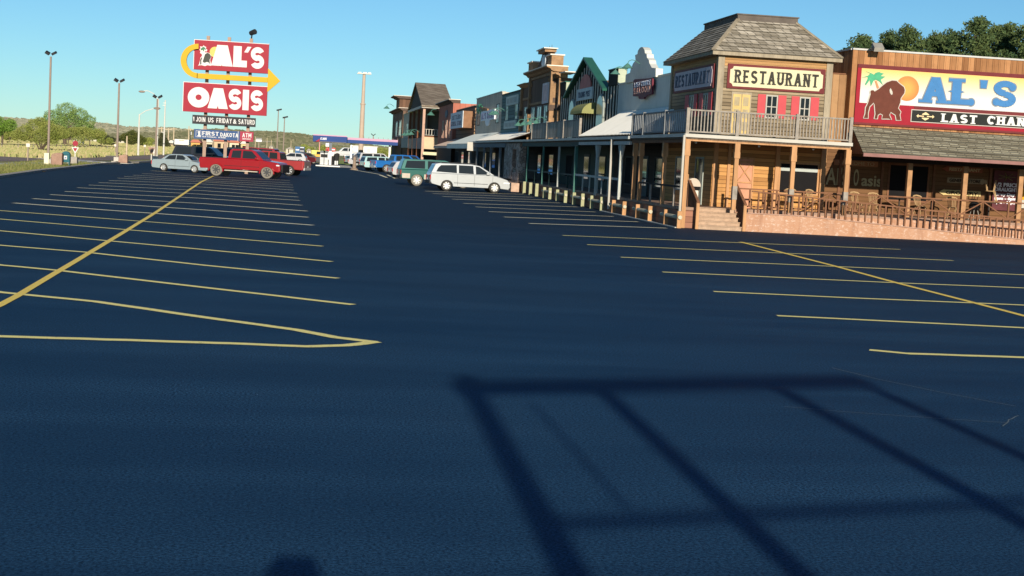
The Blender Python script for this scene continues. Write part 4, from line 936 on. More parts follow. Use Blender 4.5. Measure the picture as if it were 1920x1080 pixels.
aw = MB(); ya, yb = wyz(1117, 205, 14.9)[0], wyz(1094, 205, 14.9)[0]
pts = []
for k in range(7):
    a = R(90*k/6); pts.append((14.89-.75*math.sin(a), 4.72+.62*math.cos(a)))
for (x0, z0), (x1, z1) in zip(pts, pts[1:]): aw.add([(x0, ya, z0), (x0, yb, z0), (x1, yb, z1), (x1, ya, z1)], [(0, 1, 2, 3)])
for y in (ya, yb): aw.add([(14.89, y, 4.72)]+[(x, y, z) for x, z in pts], [tuple(range(8))])
o = aw.build('shop_awning', M('olive_canvas', (.27, .27, .11), .9, .08, 2)); tag(o, 'rounded olive canvas awning on the dark green front', 'awning')
sg = thing('shop_sign', 'pale banner sign under a half round red panel high on the green gable', 'sign', (14.8, 82, 6.3))
ya, yb = wyz(1113, 155, 14.8)[0], wyz(1084, 165, 14.8)[0]; c = (ya+yb)/2
MB().box(14.74, 14.83, ya, yb, 5.55, 6.2).build('board', M('pale_blue_grey_board', (.60, .66, .66), .7, .1, 2), sg)
MB().prism([(ya+.5, 6.21), (yb-.6, 6.21)]+[(c+(yb-ya)*.36*math.cos(R(a)), 6.25+.72*math.sin(R(a))) for a in range(180, -1, -18)][::-1], 'x', 14.76, 14.83).build('half_round_panel', M('dusty_red_panel', (.58, .20, .17), .7, .12, 2), sg)
letters(word('TRADING POST', -yb+.5, 5.7, (yb-ya)-1.0, .32, .2), 'x', 14.74, .01, 'lettering', gletter, sg)
# ornate brown front -------------------------------------------------
brw = boards('brown_trim_boards', (.14, .075, .045), 'xy', .5, .05, .25, grime=.3); tan = M('tan_painted_trim', (.34, .205, .11), .8, .3, 2, dirt=.45)
ob = front('ornate_building', 'tall brown front with tan pilasters, stepped cornices and an oval clock', 91.5, 109.6, 7.2, brw)
dc = M('dark_cornice', (.10, .07, .055), .8, .15, 3)
def cornice(par, X, y0, y1, z, d=.35, m=dc, h=.3, xb=15.25):
    MB().prism([(X, z), (X-d*.35, z+h*.25), (X-d*.5, z+h*.55), (X-d, z+h*.8), (X-d, z+h), (xb, z+h), (xb, z)], 'y', y0, y1).build('cornice', m, par)
    MB().box(X-d-.02, xb+.02, y0-.03, y1+.03, z+h+.002, z+h+.06).build('cornice_cap', stucco_edge, par)
MB().box(14.25, 15.1, 94.6, 104.9, 3.3, 7.95).build('centre_bay', brw, ob); cornice(ob, 14.25, 94.4, 105.1, 7.95, .45, tan, .32, 15.15)
cornice(ob, 14.9, 91.5, 94.3, 7.2, .4, tan, .25); cornice(ob, 14.9, 105.3, 109.6, 7.2, .4, tan, .25)
for y in (91.7, 94.75, 104.2, 108.9):
    X = 14.12 if 94 < y < 105 else 14.74
    MB().box(X, X+.5, y-.16, y+.3, 3.3, 7.93 if 94 < y < 105 else 7.18).build('pilaster', tan, ob)
    MB().box(X-.06, X+.55, y-.22, y+.36, 5.2, 5.55).build('pilaster_band', dc, ob)
for a, b_ in ((94.6, 96.6), (102.6, 104.8)):
    MB().box(14.1, 14.85, a, b_, 8.34, 8.95).build('attic_block', tan, ob); MB().box(14.0, 14.92, a-.08, b_+.08, 8.952, 9.03).build('attic_cap', stucco_edge, ob)
MB().prism([(96.62, 8.34), (102.58, 8.34), (102.3, 8.6), (101.0, 9.0), (100.4, 9.35), (98.0, 9.35), (97.2, 9.1)], 'x', 14.35, 14.8).build('pediment', dc, ob)
MB().box(14.1, 14.85, 97.6, 100.6, 9.352, 9.55).build('pediment_cap', tan, ob); MB().box(14.0, 14.92, 97.4, 100.8, 9.552, 9.62).build('pediment_cap', stucco_edge, ob)
MB().prism([(99.4+.8*math.cos(a*math.pi/10), 8.85+.42*math.sin(a*math.pi/10)) for a in range(20)], 'x', 14.3, 14.35).build('oval_clock', M('pale_blue_clock', (.50, .58, .66), .5, .05), ob)
for k in range(3): MB().tube((14.6, 98+k, 9.62), (14.6, 98+k, 9.85), .02, .01, 6).build('finial', dc, ob)
for y in (94.9, 96.0, 103.6, 104.5):
    for z in (3.9, 4.9, 6.2, 7.0): MB().box(14.17, 14.25, y-.1, y+.1, z, z+.25).build('rosette', tan, ob)
for z in (5.75, 7.45): MB().box(14.18, 14.25, 95.3, 103.9, z, z+.14).build('string_course', tan, ob)
for y0, y1 in ((92.0, 94.2), (105.4, 108.5)): MB().box(14.82, 14.9, y0, y1, 6.3, 6.45).build('string_course', tan, ob)
for z in (4.2, 5.7, 6.9): MB().box(14.3, 15.05, 94.56, 94.6, z, z+.3).build('return_panel', dc, ob)
for y0, y1 in ((96, 97.6), (98.6, 100.6), (101.6, 103.2)): window_x(ob, y0, y1, 3.9, 5.6, 14.25, arch_f, gl=_mc['blue_grey_pane'])
for y0, y1 in ((92.3, 93.6), (106, 107.6)): window_x(ob, y0, y1, 3.9, 5.8, 14.9, arch_f, gl=dglass)
sg = thing('tall_board_sign', 'pale grey striped sign board high on the ornate brown front', 'sign', (14.2, 99.5, 6.6))
ya, yb = 95.5, wyz(1003, 165, 14.2)[0]
MB().box(14.15, 14.24, ya, yb, 5.95, 7.25).build('board', M('pale_grey_board', (.70, .64, .64), .7, .1), sg); MB().box(14.135, 14.15, ya+.35, yb-.35, 6.1, 7.1).build('inset_panel', M('pinkish_panel', (.60, .48, .48), .7, .2, 2), sg)
for k, y in enumerate((95.8, 98.6, 101.4, 104.2)): gooseneck('green gooseneck lamp on the ornate brown front, %s' % ('first from the right', 'second from the right', 'second from the left', 'first from the left')[k], 14.2, y, 4.6, .95)
for o in list(ob.children):                               # the bay stands only a little proud of the wings
    P = [o.matrix_local @ v.co for v in o.data.vertices]; off = WL[o.name]
    if min(p.x for p in P)+off.x < 14.5 or o.name.startswith('finial'): o.location += Vector((.3, -1.7, -.22 if min(p.z for p in P)+off.z > 7.9 else 0)); o.location.z -= .1 if min(p.z for p in P)+off.z > 7.9 else 0
for o in col.objects:
    if o.parent is None and (o.name.startswith('tall_board_sign') or 'ornate brown front' in str(o.get('label', '')) and 'lamp' in o.name): o.location += Vector((.3, -1.7, -.25))
# stone wall below it
def stone_mat():
    m, n, b = new_mat('rubble_stone'); co = obj_co(n); v = nd(n, 'ShaderNodeTexVoronoi'); v.inputs['Scale'].default_value = 4.5; n.links.new(co, v.inputs['Vector'])
    x = mixc(n, ramp(n, v.outputs['Color'], .2, .8), (.28, .19, .14), (.66, .52, .42)); v2 = nd(n, 'ShaderNodeTexVoronoi', feature='DISTANCE_TO_EDGE'); v2.inputs['Scale'].default_value = 4.5; n.links.new(co, v2.inputs['Vector'])
    x = mixc(n, ramp(n, v2.outputs['Distance'], .08, 0), x, (.10, .085, .075)); n.links.new(x, b.inputs['Base Color']); b.inputs['Roughness'].default_value = .95
    bump(n, b, v2.outputs['Distance'], .8, .05); return m
stn = stone_mat()
sw = thing('stone_wall', 'rubble stone pier and wall under the flat roof beside the pale green posts', 'wall', (12.9, 98, 0))
MB().box(12.86, 13.3, 94.2, 95.6, 0, 3.07).build('pier', stn, sw); MB().box(12.9, 13.3, 95.6, 97.6, 0, 1.2).box(12.9, 13.3, 95.6, 97.6, 2.7, 3.07).box(12.88, 13.3, 97.6, 101.8, 0, 3.07).build('wall', stn, sw)
MB().box(12.35, 12.86, 93.4, 99, 0, .55).build('plinth', M('pinkish_block_plinth', (.50, .34, .25), .9, .2, 3, bmp=.3, dirt=.2), sw)
# teal, tan, log and red fronts ---------------------------------------
teal = boards('teal_log_siding', (.10, .18, .18), 'z', .27, .14, .25, grime=.3, gapdark=.15)
tb = front('teal_building', 'dark teal plank front with two pale sign boards', 109.65, 121.1, 7.1, teal, cap=dgr)
for lab, (a, b_, c_, d), tx in (('upper pale board on the teal front', (950, 972, 6.15, 6.85), 'LEATHER'), ('lower pale board on the teal front', (948, 970, 4.35, 4.95), 'JEWELRY')):
    sg = thing('shop_sign', lab, 'sign', (14.85, 115, c_)); y0, y1 = wyz(b_, 190, 14.85)[0], wyz(a, 190, 14.85)[0]
    MB().box(14.8, 14.89, y0, y1, c_, d).build('board', M('pale_teal_board', (.50, .58, .54), .7, .1), sg); MB().box(14.785, 14.8, y0+.6, y1-.6, c_+.15, d-.15).build('inset_panel', M('faded_panel', (.36, .42, .40), .7, .25, 2), sg)
for y0, y1 in ((111.2, 112.6), (116.8, 118.2)): window_x(tb, y0, y1, 5.0, 6.2, 14.9, arch_f)
gooseneck('green gooseneck lamp between the boards of the teal front', 14.9, 118.5, 5.5, 1.1); gooseneck('green gooseneck lamp at the left edge of the teal front', 14.9, 120.6, 5.5, 1.1)
corrugated('white_lean_to_roof', 'white metal lean-to roof below the teal front', 101.5, 121.2, 12.95, 3.32, 14.88, 4.02, whm, .4)
tanp2 = boards('tan_upright_siding', (.62, .52, .41), 'xy', .5, .03, .12, grime=.25)
tn = front('tan_building', "tan board front carrying a painted palm and an AL'S OASIS logo", 121.15, 140.6, 7.4, tanp2, cap=gut)
for y0, y1 in ((122.6, 124.6), (137, 139)): window_x(tn, y0, y1, 4.9, 6.5, 14.9, M('black_window_frame', (.02, .02, .025), .6, .1), gl=M('pale_window_glass', (.3, .32, .33), .2, .1))
lg = thing('logo_sign', "blue grey AL'S OASIS logo with a round tab under it on the tan front", 'sign', (14.8, 130, 5.5)); y0, y1 = wyz(928, 215, 14.8)[0], wyz(902, 225, 14.8)[0]
MB().box(14.76, 14.88, y0, y1, 5.25, 6.1).prism([((y0+y1)/2+1.7*math.cos(R(a)), 5.248+.5*math.sin(R(a))) for a in range(180, 361, 20)], 'x', 14.77, 14.88).build('board', M('logo_white', (.82, .84, .88), .6, .04), lg)
letters(word("AL'S OASIS", -y1+.6, 5.38, (y1-y0)-1.2, .55, .24), 'x', 14.76, .012, 'lettering', M('logo_violet', (.16, .15, .28), .6, .05), lg)
pt = thing('palm_cutout', 'flat green palm cut out fixed slanting on the tan front', 'decoration', (14.8, 133, 6)); mb = MB()
MB().bar((14.82, 130.2, 6.15), (14.82, 136.5, 6.5), .15, .2).build('trunk', tan, pt)
for k in range(9): a = k*.7; mb.bar((14.8, 137, 6.5), (14.78, 137+2.6*math.cos(a), 6.5+.42*math.sin(a)-.1), .05, .14)
mb.build('fronds', M('green_cutout', (.05, .30, .16), .6, .15), pt)
awm = M('grey_metal_awning', (.60, .64, .60), .5, .08, 1)
corrugated('metal_awning', 'grey metal awning with a deep white edge over the tan front', 121.4, 140.4, 12.3, 3.05, 14.88, 4.1, awm, .5, .38)
MB().box(12.27, 14.5, 121.3, 121.39, 2.5, 3.2).build('end_panel', white_tr, bpy.data.objects['metal_awning'])
lgm = boards('brown_log_siding', (.16, .09, .055), 'z', .42, .16, .3, grime=.3, gapdark=.1)
lb = front('log_building', 'brown log front with a large pale sign box', 140.65, 160.2, 6.8, lgm, cap=M('tan_roof_edge', (.55, .42, .28), .8, .1))
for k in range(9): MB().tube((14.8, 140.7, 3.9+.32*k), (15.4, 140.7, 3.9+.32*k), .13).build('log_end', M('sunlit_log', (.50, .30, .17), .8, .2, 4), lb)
sg = thing('sign_box', 'large pale grey blue sign box on the log front', 'sign', (14.4, 150, 5)); y0, y1 = 143.5, 156.5
MB().box(14.0, 14.88, y0, y1, 4.75, 6.35).build('box', M('brown_box_side', (.26, .14, .08), .8, .15), sg); MB().box(13.94, 13.998, y0, y1, 4.75, 6.35).build('board', M('pale_blue_board', (.66, .72, .76), .7, .08), sg)
letters(word('SETTLERS', -y1+2, 5.65, (y1-y0)-4, .42, .2), 'x', 13.94, .012, 'lettering', gletter, sg); letters(word('GENERAL STORE', -y1+1, 5.0, (y1-y0)-2, .45, .2), 'x', 13.94, .012, 'lettering', gletter, sg)
corrugated('brown_awning', 'tan awning below the log front, left of the grey one', 141, 160, 12.6, 2.9, 14.88, 3.75, M('tan_awning', (.58, .44, .35), .8, .1), .5, .2)
redw = boards('brick_red_siding', (.44, .15, .10), 'xy', .6, .04, .15, grime=.2)
rb = front('red_building', 'brick red front with dark cornice, left of the pale sign box', 160.25, 178.5, 7.6, redw, X=14.5); cornice(rb, 14.5, 160.2, 178.5, 7.6, .5, dc, .35)
for y0, y1 in ((162.5, 164), (166.5, 168.5), (171, 173)): window_x(rb, y0, y1, 3.9, 5.9, 14.5, M('pale_red_frame', (.66, .40, .30), .7, .1))
MB().prism([(168+1.8*math.cos(a*math.pi/4+.4), 6.6+.45*math.sin(a*math.pi/4+.4)) for a in range(8)], 'x', 14.44, 14.5).build('badge', M('dark_blue_badge', (.07, .10, .15), .6, .1), rb)
gooseneck('green gooseneck lamp at the left corner of the red front', 14.5, 177, 6.6, 1.5)
# gabled lookout tower --------------------------------------------------
tw = thing('lookout_tower', 'open timber balcony tower with a steep shingled gable roof', 'tower', (12.8, 190, 0))
beige = M('beige_panel', (.60, .46, .30), .8, .1, 1); redwd = M('red_brown_timber', (.20, .085, .045), .8, .15, 3)
TY0, TY1 = 181.0, 207.5
MB().box(13.0, 16.2, TY0+.4, TY1, 4.05, 4.2).build('floor', redwd, tw); MB().box(15.3, 16.2, TY0+.4, TY1, 4.2, 7.6).build('back_wall', wood_dk, tw)
MB().box(12.9, 16.2, TY0+.2, TY0+.39, 2.6, 4.05).build('front_panel', beige, tw); MB().box(12.78, 12.9, TY0+.5, TY1, 2.6, 3.95).build('side_panel', M('mauve_grey_panel', (.36, .28, .25), .8, .1, 1), tw)
for y in (TY0+.2, 190, 199, TY1-.3): MB().box(12.75, 13.05, y-.18*(y < 182)-.12, y+.25, 0, 7.5).build('post', M('pinkish_post', (.50, .32, .24), .8, .1, 2) if y < 182 else redwd, tw)
rail_run(tw, (13.1, TY0+.1), (16.1, TY0+.1), 4.25, 5.0, pr=.1, step=.32, m=white_tr)
MB().box(12.55, 16.3, TY0-.5, TY1+.5, 7.5, 7.8).build('eave_beam', white_tr, tw)
yc = (TY0+TY1)/2
MB().slab([(12.5, TY0-.7, 7.82), (16.4, TY0-.7, 7.82), (16.4, yc, 11.1), (12.5, yc, 11.1)], .2).slab([(12.5, yc, 11.1), (16.4, yc, 11.1), (16.4, TY1+.7, 7.82), (12.5, TY1+.7, 7.82)], .2).build('roof', shingles('brown_roof_shingles', (.30, .235, .17), .22, .5, dark=.4, alt=(.40, .33, .25)), tw)
MB().prism([(TY0+.2, 7.81), (TY1-.2, 7.81), (yc, 10.85)], 'x', 12.75, 13.0).build('gable', M('dark_gable', (.05, .045, .045), .8, .1), tw)
MB().box(12.9, 15.8, TY0-1.2, TY0-1.0, 1.9, 2.25).build('entrance_board', cream, tw)
for k in range(3): gooseneck('green gooseneck lamp low on the tower side, %s' % ('right one', 'middle one', 'left one')[k], 12.78, 186+7*k, 4.3, 1.4)
gw = front('grey_plank_building', 'narrow grey front left of the lookout tower', 208, 224.3, 7.6, M('grey_boards', (.46, .43, .38), .85, .15, 1), X=12.95, cap=gpale)
MB().box(12.75, 12.94, 208.2, 224, 2.7, 4.1).build('grey_panel', M('blue_grey_panel', (.20, .25, .29), .8, .08), gw); window_x(gw, 212, 215.5, 4.4, 6.2, 12.95, arch_f, gl=_mc['blue_grey_pane'])
eb = front('end_building', 'dark brown end front with a tall capped pillar and bracket lamp', 224.4, 254, 8.2, boards('dark_brown_uprights', (.13, .08, .055), 'xy', 1.2, .1, .3), X=12.85); cornice(eb, 12.85, 224.3, 254, 8.2, .7, dc, .4)
MB().box(12.6, 14.6, 231, 240, 8.62, 10.2).build('pillar', brw, eb); cornice(eb, 12.6, 230.6, 240.4, 10.2, .9, dc, .4, 14.8)
for y0, y1 in ((228, 233), (238, 243)): window_x(eb, y0, y1, 4.4, 6.9, 12.85, arch_f, fw=.2, gl=_mc['blue_grey_pane'])
gooseneck('dark bracket lamp on the tall pillar of the end front', 12.4, 243, 8.9, 1.6)
# doors and windows of the ground floors
for bld, ys_, w_ in ((sal, (63.2, 66.0, 69.5), 1.5), (gb, (76, 80.5, 86), 2.2), (ob, (93, 98, 104), 2.0), (tb, (111, 115.5, 119), 1.6), (tn, (123.5, 130, 136), 2.5), (lb, (143, 150, 156), 3)):
    for i, y in enumerate(ys_):
        if i == 1:
            d = MB().box(14.86, 14.902, y, y+w_*.75, PF, 2.55).build('door', M('dark_door_paint', (.10, .12, .12), .7, .1), bld); MB().box(14.85, 14.859, y+.15, y+w_*.75-.15, 1.2, 2.4).build('pane', dglass, d)
        else: window_x(bld, y, y+w_, 1.15, 2.5, 14.903, M('dark_window_frame', (.06, .07, .07), .7, .1), cross=False, gl=black_in if i == 2 else dglass)
for y0, y1 in ((55.2, 56.4), (57.6, 59.6)): window_x(bpy.data.objects['restaurant_building'], y0, y1, PF+.03 if y0 < 56 else 1.2, 2.55, 14.6, arch_f, cross=False)
# bicycle rack by the stone wall
br_ = thing('cycle_rack', 'pale looped cycle rack on the porch behind the silver minivan', 'rack', (12.4, 106, 0))
for k in range(3): MB().path([(12.2, 103+2.2*k, 0)]+[(12.2, 104+2.2*k+.8*math.cos(R(a)), .75+.3*math.sin(R(a))) for a in (180, 135, 90, 45, 0)]+[(12.2, 104.8+2.2*k, 0)], .03, 6).build('hoop', M('galvanised_steel', (.5, .5, .5), .4, .05, 1, .6), br_)
# ============================================================ VEHICLES
tyre_m = M('tyre_rubber', (.05, .046, .04), .85, .15, 6); alloy = M('alloy_wheel', (.62, .62, .60), .35, .05, 3, .5); dalloy = M('dark_wheel', (.09, .09, .09), .4, .1, 3, .4)
plast = M('black_plastic', (.025, .025, .027), .6, .1); redl = M('red_lamp_lens', (.45, .02, .02), .2, .05); headl = M('headlamp_lens', (.72, .74, .75), .1, .03)
carglass = glass('car_glass', (.02, .026, .03), .04); plate_m = M('pale_plate', (.65, .66, .62), .5, .05); dusty_t = M('dusty_tyre', (.22, .20, .165), .9, .15, 6)
def paint(name, c, metal=.3): return M(name, c, .32, .05, 1.5, metal, .5, coat=.6)
def arch(cx, r, z0, n=9):
    """points of a wheel arch notch, front to back along the sill"""
    a0 = math.asin(min(.95, max(-.9, (z0-r*.72)/r)))
    return [(cx-r*math.cos(a), max(z0, r*.72+r*math.sin(a))) for a in [a0+(math.pi-2*a0)*k/n for k in range(n+1)]]
KINDS = {
 # length, width, wheelbase, rear overhang, wheel radius, sill, lower body top outline (rear to front), greenhouse outline, side windows, roof etc.
 'minivan': dict(L=5.15, W=1.95, rw=1.05, wb=3.08, wr=.345, sill=.30, top=[(0,.55),(.0,.95),(.05,1.10),(3.9,1.12),(4.25,1.08),(4.95,.86),(5.12,.68),(5.15,.40),(5.05,.26)],
   gh=[(.05,1.10),(.32,1.66),(.55,1.72),(2.6,1.74),(3.15,1.66),(4.1,1.11)], win=[[(.36,1.19),(.48,1.42),(.66,1.60),(1.66,1.65),(1.68,1.15)],[(1.80,1.15),(1.80,1.65),(2.72,1.65),(2.76,1.14)],[(2.90,1.13),(2.88,1.63),(3.12,1.60),(3.86,1.15)]], bed=None),
 'suv': dict(L=5.5, W=2.0, rw=1.15, wb=3.3, wr=.40, sill=.46, top=[(0,.60),(.0,1.12),(4.0,1.18),(4.3,1.16),(5.35,1.06),(5.5,.9),(5.5,.5),(5.4,.42)],
   gh=[(.0,1.12),(.22,1.78),(.35,1.84),(3.1,1.86),(3.35,1.80),(4.05,1.18)], win=[[(.28,1.22),(.42,1.72),(1.7,1.76),(1.7,1.22)],[(1.9,1.22),(1.9,1.76),(2.75,1.76),(2.75,1.22)],[(2.88,1.22),(2.88,1.76),(3.25,1.72),(3.72,1.22)]], bed=None),
 'sedan': dict(L=5.05, W=1.85, rw=1.12, wb=2.78, wr=.32, sill=.24, top=[(0,.40),(.02,.80),(.12,.94),(.95,.98),(3.55,.95),(4.75,.74),(5.0,.60),(5.05,.35),(4.95,.22)],
   gh=[(.85,.97),(1.45,1.36),(1.75,1.42),(2.65,1.43),(2.95,1.36),(3.65,.95)], win=[[(1.2,1.0),(1.55,1.31),(2.15,1.36),(2.15,1.0)],[(2.22,1.0),(2.22,1.36),(2.72,1.35),(3.3,.99)]], bed=None),
 'hatch': dict(L=4.4, W=1.78, rw=.82, wb=2.65, wr=.32, sill=.26, top=[(0,.42),(.0,.90),(3.3,.98),(4.15,.80),(4.38,.6),(4.4,.35),(4.3,.24)],
   gh=[(.02,.90),(.4,1.42),(.7,1.5),(2.1,1.52),(2.4,1.45),(3.35,.98)], win=[[(.5,1.0),(.72,1.40),(1.45,1.44),(1.45,.99)],[(1.53,.99),(1.53,1.44),(2.2,1.43),(2.95,1.0)]], bed=None),
 'pickup': dict(L=5.9, W=2.0, rw=1.25, wb=3.7, wr=.44, sill=.52, top=[(0,.62),(.0,1.26),(4.5,1.26),(4.8,1.22),(5.7,1.12),(5.88,.95),(5.9,.55),(5.8,.46)],
   gh=[(2.05,1.26),(2.18,1.86),(2.4,1.94),(3.7,1.94),(3.95,1.87),(4.65,1.25)], win=[[(2.3,1.32),(2.36,1.82),(3.0,1.85),(3.0,1.32)],[(3.12,1.32),(3.12,1.85),(3.75,1.83),(4.3,1.32)]], bed=(.12, 1.98)),
}
def car(name, label, kind, mat, pos, rz, s=.9, wheel=alloy, lower=None, roofm=None, tyre=None, cat='car', group=None, extra=None):
    K = KINDS[kind]; W = K['W']; hw = W/2; c = thing(name, label, cat, (0, 0, 0), 0, group); tyre = tyre or tyre_m
    xr, xf = K['rw'], K['rw']+K['wb']; wr = K['wr']; ra = wr*1.16; si = K['sill']
    bottom = [(0.08, K['top'][0][1]-.12), (xr-ra-.02, si)]+arch(xr, ra, si)+[(xr+ra+.02, si), (xf-ra-.02, si)]+arch(xf, ra, si)+[(xf+ra+.02, si)]
    poly = bottom+K['top'][::-1]
    mb = MB(); n = len(poly); vs = []
    beltz = max(z for _, z in K['top'])
    for y, k in ((-hw, 0), (-hw*.93, .06), (hw*.93, .06), (hw, 0)):
        cx, cz = K['L']/2, .7
        for x, z in poly:
            if k == 0: x, z = cx+(x-cx)*.985, z-(.035 if z > beltz-.25 else 0)
            vs.append((x, y, z))
    mb.v = vs; mb.f = [tuple(range(n))]+[tuple(range(4*n-1, 3*n-1, -1))]+[(r*n+i, r*n+(i+1) % n, (r+1)*n+(i+1) % n, (r+1)*n+i) for r in range(3) for i in range(n)]
    gh = K['gh']; zb, zt = min(z for _, z in gh), max(z for _, z in gh); tum = .17
    def yw(z): return hw*.95-(z-zb)/(zt-zb)*tum
    m = len(gh); o0 = len(mb.v)
    for sgn in (-1, 1):
        for x, z in gh: mb.v.append((x, sgn*yw(z), z-(.001 if z == zb else 0)))
    mb.f += [tuple(o0+i for i in range(m)), tuple(o0+m+i for i in range(m-1, -1, -1))]+[(o0+i, o0+(i+1) % m, o0+m+(i+1) % m, o0+m+i) for i in range(m)]
    body = mb.build('body', mat, c, bevel=.035)
    for sgn in (-1, 1):
        for wn in K['win']:
            P = [(x, sgn*(yw(z)+.004), z) for x, z in wn]; Q = [(x, sgn*(yw(z)+.018), z) for x, z in wn]; k = len(P)
            MB().add(P+Q, [tuple(range(k)), tuple(range(2*k-1, k-1, -1))]+[(i, (i+1) % k, k+(i+1) % k, k+i) for i in range(k)]).build('window', carglass, c)
    def glassq(p, q, name_):
        a, b_ = Vector((p[0], 0, p[1])), Vector((q[0], 0, q[1])); d = b_-a; nn = Vector((-d.z, 0, d.x)).normalized()
        if nn.z < 0: nn = -nn
        a2, b2 = a+d*.12, a+d*.88; off = nn*.006
        ya, yb = yw(a2.z)-.1, yw(b2.z)-.1
        MB().slab([(a2.x+off.x, -ya, a2.z+off.z), (a2.x+off.x, ya, a2.z+off.z), (b2.x+off.x, yb, b2.z+off.z), (b2.x+off.x, -yb, b2.z+off.z)], .004).build(name_, carglass, c)
    glassq(gh[-1], gh[-2], 'windscreen'); glassq(gh[0], gh[1], 'rear_window')
    sm_ = MB()
    for sgn in (-1, 1):
        for wn in K['win'][1:]:
            x = min(p_[0] for p_ in wn)-.07; sm_.box(x, x+.014, sgn*(hw*1.0-.004), sgn*(hw+.003), si+.08, zb-.04)
        sm_.box(max(p_[0] for p_ in K['win'][-1])+.12, max(p_[0] for p_ in K['win'][-1])+.134, sgn*(hw-.004), sgn*(hw+.003), si+.3, zb-.08)
        sm_.box(xr+ra+.05, xf-ra-.05, sgn*(hw-.004), sgn*(hw+.006), si+.22, si+.25)
    sm_.build('door_seams', plast, c)
    if roofm: MB().box(gh[2][0]+.05, gh[-3][0]-.05, -yw(zt)+.06, yw(zt)-.06, zt+.036, zt+.05).build('roof_panel', roofm, c)
    if lower:
        for sgn in (-1, 1): MB().box(xr+ra+.04, xf-ra-.04, sgn*hw, sgn*(hw+.014), si+.02, si+.36).box(.1, xr-ra-.03, sgn*hw, sgn*(hw+.014), si+.06, si+.38).build('side_cladding', lower, c)
    for x in (xr, xf):
        for sgn in (-1, 1):
            y0, y1 = sgn*(hw-.25), sgn*(hw-.02)
            w_ = MB().lathe((0, 0, 0), [(wr*.62, 0), (wr*.93, 0), (wr, .03), (wr, .20), (wr*.93, .23), (wr*.62, .23)], 24)
            w_.v = [(x+a, y0+(y1-y0)*z/.23, wr+b_) for a, b_, z in w_.v]; wo = w_.build('wheel', tyre, c, smooth=False)
            r_ = MB(); yo = sgn*(hw-.008)
            for k in range(7):
                a = 2*math.pi*k/7; r_.bar((x+.04*math.cos(a), yo, wr+.04*math.sin(a)), (x+wr*.62*math.cos(a), yo, wr+wr*.62*math.sin(a)), .085, .03, up=(0, 1, 0))
            r_.tube((x, yo-.02, wr), (x, yo+.02, wr), .07, n=12)
            for k in range(20):
                a, b_ = 2*math.pi*k/20, 2*math.pi*(k+1)/20; R0, R1 = wr*.60, wr*.68
                r_.add([(x+R0*math.cos(a), yo, wr+R0*math.sin(a)), (x+R1*math.cos(a), yo+sgn*.015, wr+R1*math.sin(a)), (x+R1*math.cos(b_), yo+sgn*.015, wr+R1*math.sin(b_)), (x+R0*math.cos(b_), yo, wr+R0*math.sin(b_))], [(0, 1, 2, 3)])
            r_.build('rim', wheel, wo, fix=False)
    rz_, fz = K['top'][1][1], K['top'][-3][1]
    Lz = K['top'][2][1]
    for sgn in (-1, 1):
        MB().box(-.015, .10, sgn*(hw-.02), sgn*(hw-.20), Lz-.42 if kind != 'pickup' else Lz-.36, Lz-.12).build('tail_lamp', redl, c)
        MB().box(xf+wr+.22, K['L']-.06, sgn*(hw-.22), sgn*(hw+.004), fz-.05, fz+.03).build('headlamp', headl, c)
        MB().box(gh[-1][0]-.55, gh[-1][0]-.35, sgn*(hw-.05), sgn*(hw+.16), zb+.02, zb+.17).build('mirror', mat, c, bevel=.02)
        for wn in K['win'][-2:]: xh = wn[-2][0] if False else min(p[0] for p in wn)+.12; MB().box(xh, xh+.16, sgn*(hw-.01), sgn*(hw+.022), zb-.13, zb-.10).build('door_handle', mat, c)
    MB().box(-.06, .06, -hw+.1, hw-.1, K['top'][0][1]-.13, K['top'][0][1]+.08).build('bumper', plast if kind != 'pickup' else _mc['alloy_wheel'], c, bevel=.02)
    MB().box(K['L']-.05, K['L']+.05, -hw+.15, hw-.15, K['top'][-1][1]+.02, K['top'][-1][1]+.2).build('bumper', plast, c, bevel=.02)
    MB().box(K['L']-.09, K['L']+.012, -.5, .5, fz-.1, fz+.05).build('grille', plast, c)
    MB().box(-.075, -.062, -.16, .16, K['top'][0][1]+.1, K['top'][0][1]+.24).build('number_plate', plate_m, c)
    if K['bed']:
        a, b_ = K['bed']; MB().box(a, b_, -hw+.12, hw-.12, beltz-.05, beltz+.012).build('load_bed', plast, c)
    if extra: extra(c, K)
    # place by the point midway between the near wheels
    c.scale = (s,)*3; c.rotation_euler = (0, 0, rz)
    side = -1 if math.cos(rz) > 0 else 1
    mid = Vector((xr+K['wb']/2, side*hw, 0))*s; mid.rotate(Matrix.Rotation(rz, 3, 'Z'))
    c.location = Vector(pos)-mid; c.location.z = 0
    return c
silver = paint('silver_paint', (.40, .42, .43)); 
p = G(882, 360.2)
car('minivan', 'silver minivan with red tail lamps, largest car before the row of fronts', 'minivan', silver, (p.x, p.y, 0), R(4), .925, extra=lambda c, K: [MB().box(.7, 3.0, s_*.62-.03, s_*.62+.03, 1.755, 1.80).build('roof_rail', plast, c) for s_ in (-1, 1)])
def suv_x(c, K): MB().box(-.2, -.05, -.1, .1, .42, .5).build('tow_bar', plast, c)
p = G(781, 348.5); a = R(5); d = Vector((math.cos(a), math.sin(a), 0))*3.3*.92/2
grn = paint('teal_green_paint', (.012, .10, .085)); taup = M('dusty_tan_cladding', (.50, .44, .36), .6, .1, 3)
car('estate_suv', 'green and tan high sided estate with dusty tyres behind the silver minivan', 'suv', grn, (p.x+d.x, p.y+d.y, 0), a, .92, lower=taup, tyre=dusty_t, extra=suv_x)
